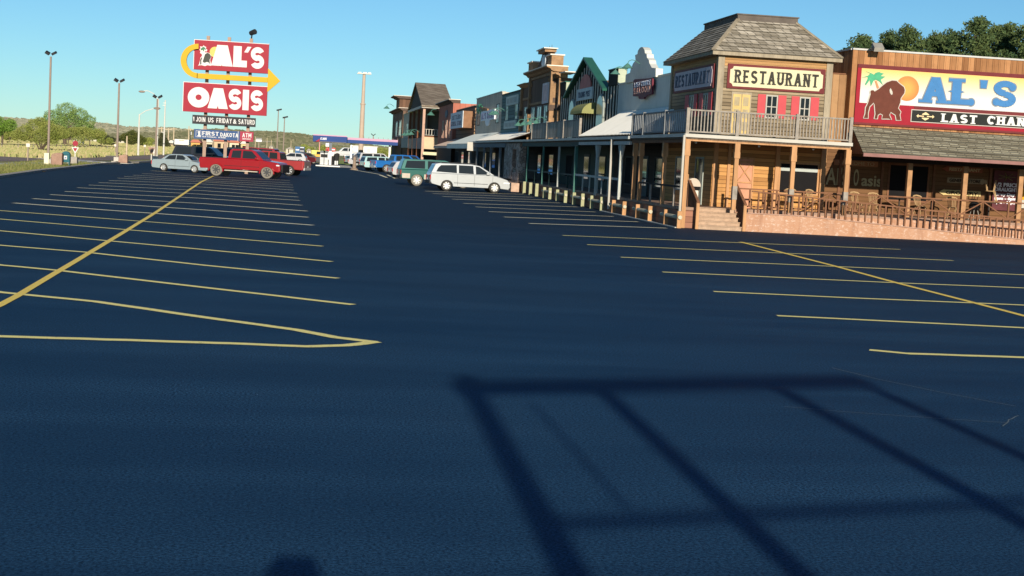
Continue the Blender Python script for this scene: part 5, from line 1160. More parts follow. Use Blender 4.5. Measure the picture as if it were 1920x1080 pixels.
def near(rx, ry, kind, a, s): 
    """rear near wheel stands at this ground point"""
    q = G(rx, ry); d = Vector((math.cos(a), math.sin(a), 0))*KINDS[kind]['wb']*s/2; return (q.x+d.x, q.y+d.y, 0)
white_p = paint('white_paint', (.46, .46, .47), 0); blue_p = paint('bright_blue_paint', (.02, .17, .52)); blue2 = paint('deep_blue_paint', (.02, .10, .36))
car('hatchback', 'white and silver hatchback mostly hidden behind the green estate', 'hatch', white_p, near(752, 334, 'hatch', R(14), .9), R(14), .9)
car('pickup_truck', 'bright blue pickup with pale wheels in the row before the fronts', 'pickup', blue_p, near(724.5, 323.5, 'pickup', R(16), .92), R(16), .92, cat='pickup')
car('pickup_truck', 'deep blue pickup just behind the bright blue one', 'pickup', blue2, near(741, 321, 'pickup', R(16), .92), R(16), .92, cat='pickup')
car('hatchback', 'white and turquoise tailed hatchback left of the blue pickups', 'suv', paint('pale_turquoise_paint', (.42, .62, .62), .1), near(699, 321, 'suv', R(18), .8), R(18), .8)
car('estate_suv', 'tall white estate with a wide dark window left of the turquoise car', 'suv', white_p, near(690, 314.5, 'suv', R(18), .95), R(18), .95)
car('sedan', 'white sedan at the far end of the row by the brown post', 'sedan', white_p, near(668, 311.5, 'sedan', R(16), .95), R(16), .95)
car('sedan', 'small white sedan farthest along the row of fronts', 'sedan', paint('off_white_paint', (.62, .60, .57), .1), near(662, 303, 'sedan', R(16), .95), R(16), .95)
# the left group
p = G(335, 322.6); car('sedan', 'pale silver sedan at the left end of the car group under the tall sign', 'sedan', paint('pale_blue_silver_paint', (.34, .41, .43), .25), (p.x, p.y, 0), R(-24), .82)
redp_ = paint('bright_red_paint', (.30, .004, .009), .1)
def truck_x(c, K):
    W = K['W']/2
    MB().box(5.86, 6.02, -.75, .75, .45, 1.0).build('grille_guard', plast, c)
    for sgn in (-1, 1):
        for x in (K['rw'], K['rw']+K['wb']):
            mb = MB(); r = K['wr']*1.2
            for k in range(8):
                a, b_ = R(180*k/8), R(180*(k+1)/8); mb.bar((x+r*math.cos(a), sgn*(W+.02), K['wr']*.75+r*math.sin(a)), (x+r*math.cos(b_), sgn*(W+.02), K['wr']*.75+r*math.sin(b_)), .08, .06, up=(0, 1, 0))
            mb.build('arch_flare', redp_, c)
        MB().box(K['rw']+.65, K['rw']+K['wb']-.65, sgn*(W-.05), sgn*(W+.10), .40, .46).build('side_step', taup, c)
p = G(452, 332.2); car('pickup_truck', 'bright red pickup with dusty tyres and black grille guard, nearest of the car group', 'pickup', redp_, (p.x, p.y, 0), R(-17), .90, wheel=dalloy, tyre=dusty_t, cat='pickup', extra=truck_x)
p = G(500, 327.6); car('pickup_truck', 'dull red pickup with a grey tailgate parked nose in behind the bright red one', 'pickup', paint('dull_red_paint', (.34, .03, .03), .1), (p.x, p.y+1, 0), R(163), .86, cat='pickup',
    extra=lambda c, K: MB().box(-.03, -.004, -.78, .78, .72, 1.2).build('tailgate', M('grey_tailgate', (.22, .17, .165), .5, .2, 3), c))
dkb = paint('black_paint', (.012, .013, .018), 0)
car('estate_suv', 'black estate whose roof shows behind the silver sedan', 'suv', dkb, near(345, 315, 'suv', R(-14), .9), R(-14), .9)
car('estate_suv', 'dark estate with roof seen left of the middle sign post', 'suv', paint('navy_paint', (.015, .02, .05), 0), near(395, 312, 'suv', R(-14), .86), R(-14), .86)
car('estate_suv', 'black estate seen above the red pickup cab', 'suv', dkb, near(440, 311, 'suv', R(-14), .92), R(-14), .92)
car('estate_suv', 'maroon estate with dark rear glass behind the red pickups', 'suv', paint('maroon_car_paint', (.25, .012, .02), .1), near(494, 314, 'suv', R(166), .96), R(166), .96)
car('hatchback', 'white hatchback beyond the dull red pickup tailgate', 'hatch', white_p, near(562, 307.5, 'hatch', R(172), .85), R(172), .85)
car('sedan', 'small maroon sedan beyond the white hatchback', 'sedan', paint('dark_maroon_paint', (.10, .01, .015), .1), near(577, 307.5, 'sedan', R(200), .9), R(200), .9)
car('sedan', 'small grey sedan beside the concrete fuel island', 'sedan', paint('mid_grey_paint', (.13, .13, .14), .3), near(588, 307, 'sedan', R(195), .95), R(195), .95)
car('sedan', 'white car crossing beyond the fuel pumps', 'sedan', white_p, near(645, 294.5, 'sedan', R(5), 1.5), R(180), 1.3)
car('pickup_truck', 'white and red pickup under the forecourt roof', 'pickup', white_p, near(632, 296.5, 'pickup', R(5), 1.2), R(182), 1.2, cat='pickup')
car('sedan', 'silver car parked on the far grass beyond the white crossing car', 'sedan', silver, near(655, 292.5, 'sedan', R(5), 1.5), R(40), 1.5)
# ============================================================ TALL ROADSIDE SIGN
ps = thing('pylon_sign', "tall roadside sign with red AL'S and OASIS boards and a looping yellow arrow", 'sign', (-6, 106, 0))
pink_t = M('pinkish_steel_post', (.36, .25, .19), .7, .12, 3, dirt=.15); dk_t = M('dark_post_side', (.08, .06, .05), .7)
for x in (-7.58, -6.15, -4.65): MB().box(x-.11, x+.11, 106, 106.26, 0, 9.36).build('post', pink_t, ps)
rs = M('sign_red', (.31, .016, .034), .5, .05, 1); ws = M('sign_white', (.64, .63, .61), .5, .02); yl = M('sign_yellow', (.56, .34, .012), .5, .05, 1)
def board(x0, x1, z0, z1, nm='board', m=rs, d=.42): o = MB().box(x0, x1, 105.9-d, 105.98, z0, z1).build(nm, m, ps); return o
o = board(-8.45, -3.41, 7.0, 9.0); MB().box(-8.48, -3.38, 105.5, 105.9, 9.0, 9.04).box(-8.49, -8.45, 105.5, 105.9, 7.0, 9.0).build('edge_trim', ws, o)
o = board(-9.08, -3.4, 4.09, 6.08); MB().box(-9.11, -3.38, 105.5, 105.9, 6.08, 6.12).box(-9.12, -9.08, 105.5, 105.9, 4.09, 6.08).build('edge_trim', ws, o)
YF = 105.48
letters(word('A', -7.30, 7.33, 1.48, 1.42, .44, w=.9)+word('L', -5.80, 7.33, .93, 1.42, .40, w=.8)+[[(-5.08, 8.35), (-4.82, 8.35), (-4.6, 8.75), (-4.86, 8.75)]]+word('S', -4.62, 7.28, .92, 1.48, .36, w=.8), 'y', YF, .02, 'lettering', ws, ps)
letters(word('O', -8.78, 4.40, 1.46, 1.40, .36, w=.9)+word('A', -7.42, 4.40, 1.38, 1.40, .42, w=.9)+word('S', -6.02, 4.38, .88, 1.44, .36, w=.8)+word('I', -5.06, 4.40, .42, 1.40, .5)+word('S', -4.52, 4.38, .86, 1.44, .36, w=.8), 'y', YF, .02, 'lettering', ws, ps)
disc(-7.05, 8.25, .36, YF-.012, YF).build('sun_disc', M('pale_yellow_paint', (.58, .48, .13), .5, .03), ps)
def zs(x, y): v = PY(340+x/9, 60+y/9, YF); return (v.x, v.z)
ch = M('charcoal_emblem', (.06, .065, .055), .6, .1)
em = [(280,565),(300,545),(315,480),(325,430),(350,400),(345,370),(315,355),(325,320),(305,300),(325,270),(315,240),(355,250),(375,225),(395,245),(420,250),(415,285),(440,300),(425,330),(400,320),(400,345),(440,345),(480,360),(505,400),(500,440),(485,470),(505,570),(440,560),(400,575),(340,560)]
MB().prism([zs(*q) for q in em], 'y', YF-.01, YF).build('bison_outline', ws, ps)
MB().prism([zs(*q) for q in [(360,500),(385,420),(400,375),(440,350),(480,370),(500,405),(495,440),(478,465),(482,545),(462,515),(430,505),(395,520),(375,515)]], 'y', YF-.018, YF-.01).build('bison', ch, ps)
MB().prism([zs(*q) for q in [(355,305),(330,310),(325,285),(350,262),(372,248),(395,262),(415,290),(405,305),(385,285),(385,320),(365,330),(368,300)]], 'y', YF-.018, YF-.01).build('palm', M('emblem_green', (.06, .20, .10), .6, .1), ps)
MB().prism([zs(*q) for q in [(318,550),(318,470),(345,420),(352,440),(338,480),(340,545)]], 'y', YF-.018, YF-.01).build('palm_trunk', ch, ps)
# arrow
mb = MB(); cxa, cza, Ro, Ri = -8.16, 7.56, 1.17, .78
mb.prism([(-8.2, 6.73), (-8.2, 6.38), (-3.41, 6.38), (-3.41, 6.73)], 'y', 105.25, 105.6)
n = 16
for i in range(n):
    a0, a1 = R(90+180*i/n), R(90+180*(i+1)/n)
    mb.prism([(cxa+Ro*math.cos(a0), cza+Ro*math.sin(a0)), (cxa+Ro*math.cos(a1), cza+Ro*math.sin(a1)), (cxa+Ri*math.cos(a1), cza+(Ri+.04)*math.sin(a1)), (cxa+Ri*math.cos(a0), cza+(Ri+.04)*math.sin(a0))], 'y', 105.25, 105.6+.001*(i+1))
mb.prism([(-3.40, 7.36), (-2.54, 6.54), (-3.40, 5.72)], 'y', 105.2, 105.47).build('arrow', yl, ps)
board(-8.43, -4.13, 3.28, 3.89, 'message_board', M('display_black', (.012, .012, .018), .4), .3)
letters(word('JOIN US FRIDAY', -8.17, 3.43, 2.42, .33, .17, w=.6)+word('SATURD', -5.3, 3.43, 1.12, .33, .17, w=.6), 'y', 105.6, .012, 'lettering', ws, ps)
font_text('&', .42, ws, 'lettering', ps, (-5.66, 105.59, 3.44), width=.24, depth=.01, bold=.01)
letters([[(-8.38, 3.75), (-8.3, 3.75), (-8.3, 3.45), (-8.33, 3.45)]], 'y', 105.6, .012, 'lettering', ws, ps)
o = board(-8.28, -5.16, 2.27, 2.92, 'bank_board', M('bank_blue', (.03, .075, .19), .5, .1, 1), .3)
o = board(-5.158, -4.24, 2.25, 2.93, 'bank_board', M('bank_red', (.32, .03, .06), .5, .1, 1), .3)
letters(word('FIRST', -7.72, 2.53, 1.12, .27, .2, True)+word('DAKOTA', -6.5, 2.50, 1.22, .27, .2, True)+word('NATIONAL BANK', -7.7, 2.385, 1.6, .085, .2)+word('1', -8.06, 2.42, .18, .36, .5, True), 'y', 105.6, .012, 'lettering', ws, ps)
letters([rect(-8.16, -8.14, 2.38, 2.82), rect(-7.82, -7.80, 2.38, 2.82), rect(-8.14, -7.82, 2.80, 2.82), rect(-8.14, -7.82, 2.38, 2.40)], 'y', 105.6, .01, 'outline', ws, ps)
letters(word('ATM', -5.0, 2.53, .62, .3, .2)+word('INSIDE', -4.98, 2.38, .58, .09, .22), 'y', 105.6, .012, 'lettering', ws, ps)
MB().box(-5.3, -5.27, 105.56, 105.6, 2.25, 2.93).build('divider', ws, ps)
fl = thing('floodlight', 'black floodlight clamped on top of the right sign post', 'lamp', (-4.6, 106, 9.4))
MB().bar((-4.65, 106.1, 9.36), (-4.62, 106.05, 9.62), .07).build('bracket', plast, fl)
MB().tube((-4.72, 106.3, 9.74), (-4.42, 105.95, 9.84), .16, .19, 12).build('housing', plast, fl)
# ============================================================ LAMPS, POLES AND VERGE THINGS
gpole = M('grey_brown_lamp_pole', (.28, .22, .18), .6, .1, 2); galv = M('pale_galvanised_pole', (.60, .58, .52), .5, .08, 2); wpole = M('weathered_pine_pole', (.55, .44, .30), .85, .15, 3)
def lot_lamp(label, bx, by, tx, ty, sz):
    b = G(bx, by); tz = PY(tx, ty, b.y).z
    l = thing('lot_lamp', label, 'lamp', b, group='tall box lamps along the lot edge')
    MB().tube(b, (b.x, b.y, tz*.98), .085*sz, .065*sz, 10).build('pole', gpole, l)
    MB().box(b.x-.2*sz, b.x+.2*sz, b.y-.2*sz, b.y+.2*sz, 0, .35*sz).build('footing', conc, l)
    mb = MB(); z = tz
    for sg in (-1, 1):
        mb.slab([(b.x+sg*.05, b.y-.28*sz, z+.04), (b.x+sg*.05, b.y+.2*sz, z+.12), (b.x+sg*.30*sz, b.y+.2*sz, z+.26*sz), (b.x+sg*.30*sz, b.y-.28*sz, z+.18*sz)], -.16*sz if sg > 0 else .16*sz)
    mb.build('lamp_head', plast, l)
lot_lamp('tallest lamp pole, beside the cream box and mailbox', 90, 308, 98, 102, 1.0)
lot_lamp('second lamp pole from the left, by the pink stone marker', 219, 303.5, 227, 153, 1.15)
lot_lamp('third lamp pole, just left of the silver sedan', 291.5, 299.5, 297, 183, 1.25)
for bx, by, tx, ty, lab in ((519, 285, 513.5, 206, 'thin far lamp pole just right of the yellow arrow'), (531, 286, 526.5, 220, 'thinner far lamp pole, second right of the yellow arrow')):
    b = G(bx, by); tz = PY(tx, ty, b.y).z; l = thing('far_lamp', lab, 'lamp', b, group='far lamp poles right of the sign'); MB().tube(b, (b.x, b.y, tz), .2, .12, 8).build('pole', gpole, l)
    MB().slab([(b.x-.6, b.y-.5, tz+.1), (b.x+.9, b.y-.5, tz+.5), (b.x+.9, b.y+.5, tz+.5), (b.x-.6, b.y+.5, tz+.1)], .4).build('lamp_head', plast, l)
def pole_at(name, label, cat, bx, by, tx, ty, r, m, group=None, kind=None):
    b = G(bx, by); tz = PY(tx, ty, b.y).z; l = thing(name, label, cat, b, group=group)
    MB().tube(b, (b.x, b.y, tz), r, r*.6, 8).build('pole', m, l); return l, b, tz
l, b, z = pole_at('street_light', 'pale street light with a long thin arm reaching right, left of the third lamp pole', 'street light', 259, 291, 263, 214, .13, galv)
e = PY(291, 203, b.y); MB().path([(b.x, b.y, z-.1), (b.x+(e.x-b.x)*.4, b.y, z+(e.z-z)*.55), (e.x, b.y, e.z)], .05, 6).build('arm', galv, l); MB().sphere((e.x+.2, b.y, e.z), .3, 8, 6, (1.4, .7, .5)).build('lamp_head', gpole, l)
l, b, z = pole_at('street_light', 'street light with a curved arm reaching left over the third lamp pole', 'street light', 294, 291, 297, 186, .10, galv)
e = PY(266, 171, b.y); MB().path([(b.x, b.y, z-.1), (b.x+(e.x-b.x)*.3, b.y, z+(e.z-z)*.75), (b.x+(e.x-b.x)*.65, b.y, e.z+.1), (e.x, b.y, e.z)], .05, 6).build('arm', galv, l); MB().sphere((e.x, b.y, e.z-.05), .28, 8, 6, (1.5, .7, .5)).build('lamp_head', gpole, l)
l, b, z = pole_at('flagpole', 'thin pale bare pole rising behind the silver sedan', 'pole', 306.5, 291, 310, 188, .12, galv)
MB().box(b.x-.3, b.x+.1, b.y-.05, b.y+.05, z-.7, z-.62).box(b.x-.25, b.x+.1, b.y-.05, b.y+.05, z-.4, z-.32).build('cleat', galv, l)
poles = [(237,293,238,255),(258.5,289,259,236),(302,277,303.5,238),(315,277,317,240),(325,276,326,239),(353,276,353.5,236),(356,276,357,240),(380,276,381,240),(399,283,401,250),(420,283,421,258),(450,283,451,262),(478,284,479,256),(500,284,501,258),(508,284,508,262),(545,286,545,264),(598,300,598.5,262)]
labs = ['short pale pole behind the pink stone marker', 'wooden pole hugging the left side of the pale street light', 'leftmost wooden pole before the dark cedar tree', 'wooden pole at the left end of the white trailer', 'wooden pole just before the white trailer', 'thin wooden pole at the right end of the white trailer', 'wooden pole with transformer right of the white trailer', 'wooden pole behind the left sign post', 'thin pole left of the middle sign post', 'thin pole between the two left shops', 'thin pole right of the middle sign post', 'pole rising just right of the red ATM board', 'first thin pole on the scrub hill right of the ATM board', 'second thin pole on the scrub hill right of the ATM board', 'thin pole left of the blue kiosk', 'red and white striped pole beside the yellow truck']
for (a, b_, c, d), lab in zip(poles, labs):
    pm = M('red_white_pole', (.70, .35, .33), .6) if 'striped' in lab else wpole
    l, b, z = pole_at('utility_pole', lab, 'pole', a, b_, c, d, .11 if b_ > 280 else .2, pm, 'poles scattered beyond the lot')
    if 'transformer' in lab or 'leftmost' in lab: MB().tube((b.x+.2, b.y-.3, z-2), (b.x+.2, b.y-.3, z-1.1), .3).build('transformer', galv, l)
    if b_ < 280 and 'thin' not in lab: MB().box(b.x-.9, b.x+.9, b.y-.08, b.y+.08, z-.45, z-.3).build('crossarm', wpole, l)
# cream box, stone markers, mailbox
p = G(87.5, 308); o = MB().box(p.x-.16, p.x+.16, p.y-.16, p.y+.16, 0, .76).build('utility_box', M('cream_metal', (.72, .68, .50), .6, .05, 2), None, bevel=.02); tag(o, 'narrow cream utility box left of the tall lamp pole', 'box')
rockm = M('pinkish_stone', (.34, .215, .16), .95, .2, 2, bmp=.4, dirt=.3)
def marker(label, px, py, w_, h):
    p = G(px, py); mb = MB(); mb.prism([(p.x-w_/2, 0), (p.x+w_/2, 0), (p.x+w_/2, h*.97), (p.x+w_*.1, h), (p.x-w_*.35, h*.9), (p.x-w_/2, h*.72)], 'y', p.y-.3, p.y+.3)
    tag(mb.build('stone_marker', rockm, None, bevel=.05), label, 'stone', 'pinkish stone markers on the verge')
marker('pinkish stone block between the lamp pole and the mailbox', 107, 310, .72, .84); marker('pinkish stone block beside the second lamp pole', 231, 305.5, .72, .68)
p = G(165, 322); 
for q, lab in (((136, 307), 'small grey stone half hidden behind the mailbox'), ((313, 305), 'low pinkish block behind the silver sedan')):
    v = G(*q); tag(MB().box(v.x-.35, v.x+.35, v.y-.3, v.y+.3, 0, .5).build('stone_block', rockm if q[0] > 200 else kerbm, None, bevel=.05), lab, 'stone')
p = G(123.5, 310.5); mbx = thing('mailbox', 'dark teal round topped mailbox with a white label on short legs', 'mailbox', p); tl = M('teal_mailbox_paint', (.015, .11, .14), .45, .1, 3)
MB().prism([(p.x-.27, .22), (p.x+.27, .22), (p.x+.27, .70)]+[(p.x+.27*math.cos(R(a)), .70+.25*math.sin(R(a))) for a in range(15, 166, 15)]+[(p.x-.27, .70)], 'y', p.y-.25, p.y+.25).build('body', tl, mbx, bevel=.012)
for sx in (-1, 1):
    for sy in (-1, 1): MB().box(p.x+sx*.23-.025, p.x+sx*.23+.025, p.y+sy*.21-.025, p.y+sy*.21+.025, 0, .22).build('leg', tl, mbx)
MB().box(p.x-.10, p.x+.10, p.y-.262, p.y-.252, .42, .66).build('label', ws, mbx); MB().box(p.x-.2, p.x+.2, p.y-.29, p.y-.25, .74, .78).build('slot_hood', tl, mbx)
mb = MB(); mb.prism([(p.x-.06, .47), (p.x+.07, .50), (p.x+.04, .57), (p.x-.05, .55)], 'y', p.y-.27, p.y-.262).build('emblem', M('mail_blue_print', (.05, .12, .4), .5), mbx)
redsg = M('road_sign_red', (.30, .02, .04), .5, .05); 
def road_sign(label, px, py, topy, both=True):
    b = G(px, py); z = PY(px+1, topy, b.y).z; t = thing('road_sign', label, 'sign', b)
    MB().box(b.x-.035, b.x+.035, b.y-.03, b.y+.03, 0, z).build('post', galv, t)
    MB().prism([(b.x+.22*math.cos(R(22.5+45*k)), z-.2+.22*math.sin(R(22.5+45*k))) for k in range(8)], 'y', b.y-.06, b.y-.035).build('plate', redsg, t)
    MB().prism([(b.x-.28, z-.50), (b.x+.28, z-.50), (b.x, z-1.0)], 'y', b.y-.06, b.y-.035).build('yield_plate', ws, t)
    MB().prism([(b.x-.17, z-.56), (b.x+.17, z-.56), (b.x, z-.86)], 'y', b.y-.07, b.y-.06).build('yield_centre', redsg, t); return t
road_sign('red road sign over a red and white yield triangle behind the mailbox', 140.5, 303, 264)
for px, py, ty, lab in ((283.5, 300, 275, 'reddish brown back of a road sign left of the third lamp pole'), (288.5, 297, 275, 'pale back of a road sign beside the reddish brown one')):
    b = G(px, py); z = PY(px+1, ty, b.y).z; t = thing('road_sign', lab, 'sign', b); MB().box(b.x-.04, b.x+.04, b.y-.03, b.y+.03, 0, z).build('post', galv, t)
    MB().prism([(b.x-.33, z-.05), (b.x+.33, z-.05), (b.x+.1, z-.7), (b.x-.1, z-.7)], 'y', b.y-.06, b.y-.035).build('plate', rockm if px < 285 else galv, t)
pm_ = M('pipe_marker_cap', (.72, .62, .55), .6)
for px, py, lab in ((52, 301, 'thin marker post with a pale cap on the far left verge'), (216, 292, 'short pale marker post left of the second lamp pole'), (271, 291, 'small pale marker on the grass right of the pale street light')):
    b = G(px, py); t = thing('marker_post', lab, 'post', b); MB().box(b.x-.04, b.x+.04, b.y-.04, b.y+.04, 0, 1.0).build('stake', gpole, t); MB().box(b.x-.13, b.x+.13, b.y-.06, b.y+.06, 1.0, 1.25).build('cap', pm_, t)
# pipe fence of the field
ff = thing('field_fence', 'low pale post and rail fence across the dry field on the left', 'fence', (-34, 180, 0)); fpm = M('pale_fence_post', (.36, .32, .22), .8, .1)
a, b_ = G(-30, 279.5), G(238, 283); nF = 12
prev = None
for i in range(nF):
    q = a.lerp(b_, i/(nF-1)); MB().box(q.x-.06, q.x+.06, q.y-.06, q.y+.06, -.05, .7).build('post', fpm, ff)
MB().bar((a.x, a.y, .6), (b_.x, b_.y, .6), .06).build('rail', fpm, ff)
# ============================================================ TREES AND SHRUBS
def leaf_mat(name, c1, c2, c3):
    m, n, b = new_mat(name); co = obj_co(n); f = ramp(n, noise_f(n, co, .9, 3, .6), .35, .65); g = nd(n, 'ShaderNodeNewGeometry')
    x = mixc(n, f, c1, c2); x = mixc(n, mth(n, 'MULTIPLY', g.outputs['Random Per Island'], .6), x, c3)
    n.links.new(x, b.inputs['Base Color']); b.inputs['Roughness'].default_value = .8; b.inputs['Specular IOR Level'].default_value = .15
    b.inputs['Transmission Weight'].default_value = 0; return m
def crown_mesh(name, lobes, n, size, mat, par, rs, long=1.0, shell=.55):
    vs, fs = [], []; tot = sum(l[1]**2 for l in lobes)
    for (c, r, sq) in lobes:
        for _ in range(int(n*r*r/tot)):
            while True:
                d = Vector((rs.gauss(0, 1), rs.gauss(0, 1), rs.gauss(0, 1)))
                if d.length > .1: break
            d.normalize(); rad = r*(shell+(1-shell)*rs.random()**.5)*(1+.25*noise.noise(d*2.3+Vector(c)))
            p = Vector(c)+Vector((d.x*rad, d.y*rad, d.z*rad*sq)); s = size*rs.uniform(.6, 1.35)
            u = (d*.3+Vector((rs.gauss(0, 1), rs.gauss(0, 1), rs.gauss(0, 1)))).normalized(); v = u.cross(Vector((rs.gauss(0, 1), rs.gauss(0, 1), rs.gauss(0, 1)))).normalized()
            o = len(vs); vs += [p-u*s*long, p+v*s*.5, p+u*s*long, p-v*s*.5]; fs.append((o, o+1, o+2, o+3))
    return MB().add(vs, fs).build(name, mat, par, fix=False)
bark = M('grey_brown_bark', (.12, .09, .065), .9, .25, 4, bmp=.3)
def tree(name, label, cat, base, h, lobes, n, size, mat, trunk=.12, th=.4, group=None, stems=1, seed=1, long=1.0, shell=.5):
    rs = random.Random(seed); b = Vector(base); t = thing(name, label, cat, b, group=group); mb = MB()
    L = [((b.x+c[0]*h, b.y+c[1]*h, b.z+c[2]*h), c[3]*h, c[4] if len(c) > 4 else .85) for c in lobes]
    for k in range(stems):
        a = rs.uniform(0, 6.28) if stems > 1 else 0; off = Vector((math.cos(a), math.sin(a), 0))*(.06*h if stems > 1 else 0); top = b+off*3.0+Vector((0, 0, th*h))
        mb.path([b+off*.4, b+off*1.5+Vector((rs.uniform(-.02, .02)*h, 0, th*h*.5)), top], [trunk*h*.1, trunk*h*.08, trunk*h*.065], 7)
        for c, r, s in L[:: (1 if stems == 1 else 2)]: mb.tube(top, Vector(c)+Vector((0, 0, -r*.1)), trunk*h*.05, trunk*h*.015, 5)
    mb.build('trunk', bark, t); crown_mesh('crown', L, n, size, mat, t, rs, long, shell); return t
lf_scrub = leaf_mat('olive_scrub_leaves', (.24, .29, .06), (.38, .38, .11), (.16, .20, .04)); lf_green = leaf_mat('cottonwood_leaves', (.19, .31, .08), (.30, .40, .13), (.12, .20, .05))
lf_lime = leaf_mat('bright_green_leaves', (.14, .26, .03), (.24, .37, .06), (.09, .17, .03)); lf_pine = leaf_mat('pine_needles', (.05, .095, .04), (.15, .18, .055), (.03, .055, .022)); lf_cedar = leaf_mat('cedar_leaves', (.06, .07, .03), (.10, .10, .05), (.04, .05, .02))
rs = random.Random(3)
def lobes_round(k, seed, w=.38, z0=.35, z1=.85, r=.2):
    q = random.Random(seed); return [(q.uniform(-w, w), q.uniform(-w, w)*.6, q.uniform(z0, z1), r*q.uniform(.7, 1.25), .8) for _ in range(k)]
p = G(76, 285.5); p.z = 0
tree('field_tree', 'wide olive many stemmed tree standing behind the cream box', 'tree', p, 4.0, [(-.42,0,.5,.24),(-.15,.1,.66,.27),(.18,0,.6,.27),(.42,.1,.55,.22),(0,-.1,.42,.24),(-.62,0,.42,.17),(.28,.1,.4,.2),(-.05,.1,.8,.16)], 24000, .05, lf_scrub, .2, .28, 'olive scrub trees of the field', 6, 5)
def T(px, py, D, zt, name, label, lb, n, sz, mat, grp, **k):
    b = PY(px, py, D); b.z = -.05; h = PY(px, zt, D).z; return tree(name, label, 'tree', b, h, lb, int(n*2.2), sz*.62, mat, group=grp, **k)
T(122, 275, 250, 190, 'cottonwood_tree', 'tall green tree rising behind the lamp pole', [(-.3,0,.62,.22),(0,0,.78,.24),(.28,0,.7,.22),(.1,.2,.55,.25),(-.15,-.1,.5,.22),(.5,0,.6,.16),(.4,0,.42,.2),(-.42,0,.45,.16),(.55,.1,.4,.13)], 11000, .13, lf_green, None, trunk=.5, th=.35, seed=8)
T(4, 283, 190, 214, 'green_tree', 'bright green tree cut by the left edge of the view', lobes_round(8, 4, .3, .4, .85, .22), 5000, .1, lf_lime, None, trunk=.4, seed=9)
sc1 = [(168, 240, 236, 'olive tree with a bare stem right of the tall green tree'), (190, 240, 243, 'low olive tree left of the second lamp pole'), (128, 225, 235, 'olive tree in front of the tall green tree'), (106, 215, 240, 'olive tree whose crown meets the lamp pole'), (18, 240, 240, 'small olive tree second from the left edge'), (48, 250, 244, 'brownish olive tree behind the marker post')]
for i, (px, D, zt, lab) in enumerate(sc1): T(px, 280, D, zt, 'field_tree', lab, lobes_round(7, 20+i, .5, .45, .8, .24), 3500, .11, lf_scrub, 'olive scrub trees of the field', trunk=.3, seed=30+i)
T(247, 275, 330, 241, 'field_tree', 'rounded green tree left of the pale street light', [(-.35,0,.5,.3),(0,0,.62,.36),(.3,0,.5,.3),(.55,0,.42,.22),(0,-.2,.38,.32)], 4500, .17, leaf_mat('dark_olive_leaves', (.08, .105, .02), (.14, .14, .035), (.05, .07, .02)), None, trunk=.6, seed=41)
T(304, 278, 340, 248, 'cedar_tree', 'dark conical cedar behind the third lamp pole', [(0,0,.2,.34,.7),(-.15,.05,.42,.3,.8),(.1,-.05,.5,.26,.9),(0,0,.72,.2,1.1),(-.05,0,.88,.1,1.2),(.25,0,.25,.26,.8)], 4500, .2, lf_cedar, None, trunk=.5, seed=42)
for i, (px, D, zt, lab) in enumerate(((205, 300, 262, 'low grey green shrub left of the second lamp pole'), (272, 340, 262, 'low brownish shrub right of the pale street light'), (210, 420, 250, 'dull green shrub mass behind the second lamp pole'), (285, 430, 256, 'dull brown shrub mass left of the cedar'), (372, 330, 270, 'small orange brown bush beside the left sign post'), (712, 345, 272, 'green bushes under the end of the long blue roof'), (732, 345, 270, 'green bushes against the end building'), (690, 420, 272, 'low green bushes behind the white trailer right of the light mast'), (598, 420, 268, 'yellow green bush behind the yellow truck'), (575, 500, 268, 'grey green bush behind the blue kiosk'))):
    T(px, 284, D, zt, 'field_shrub', lab, lobes_round(6, 60+i, .8, .3, .6, .36), 1800, .16*D/300, [lf_cedar, lf_scrub][i % 2] if i < 5 else lf_scrub, 'shrubs beyond the lot', trunk=.3, seed=50+i, th=.2)
# pines behind the cedar board building
pines = [(1606, 58, 84, 3.6, 'pine leftmost of the row behind the cedar wall'), (1584, 84, 80, 2.6, 'short pine beside the connecting board wall'), (1688, 42, 86, 3.6, 'pine second along the cedar wall, right of the floodlight'), (1738, 56, 88, 3.8, 'slim pine in the gap between the two larger ones'), (1815, 20, 84, 4.2, "tallest broad pine behind the AL'S lettering"), (1872, 34, 88, 3.6, 'pine just right of the tallest one'), (1922, 20, 84, 3.6, 'dark pine cut by the right edge of the view'), (1772, 48, 90, 3.4, 'pine half hidden left of the tallest one'), (1652, 52, 90, 3.6, 'low pine between the two leftmost ones'), (1848, 40, 92, 3.4, 'pine half hidden right of the tallest one')]
for i, (px, py, D, wdt, lab) in enumerate(pines):
    b = PY(px, 250, D); b.z = 0; h = PY(px, py, D).z; t = thing('pine_tree', lab, 'tree', b, group='pines behind the cedar board building'); q = random.Random(70+i)
    MB().path([b, (b.x, b.y, h*.6), (b.x, b.y, h*.97)], [.25, .15, .04], 8).build('trunk', bark, t)
    L = []
    for k in range(150):
        u = k/149; z = h*(.30+.66*u); rr_ = wdt*(1.03-u)**.65*q.uniform(.1, 1.05); a = q.uniform(0, 6.28)
        L.append(((b.x+rr_*math.cos(a), b.y+rr_*math.sin(a), z+q.uniform(-.15, .15)), q.uniform(.5, .9)*(1.25-.7*u), .75))
    crown_mesh('crown', L, 36000, .08, lf_pine, t, q, 1.3, .2)
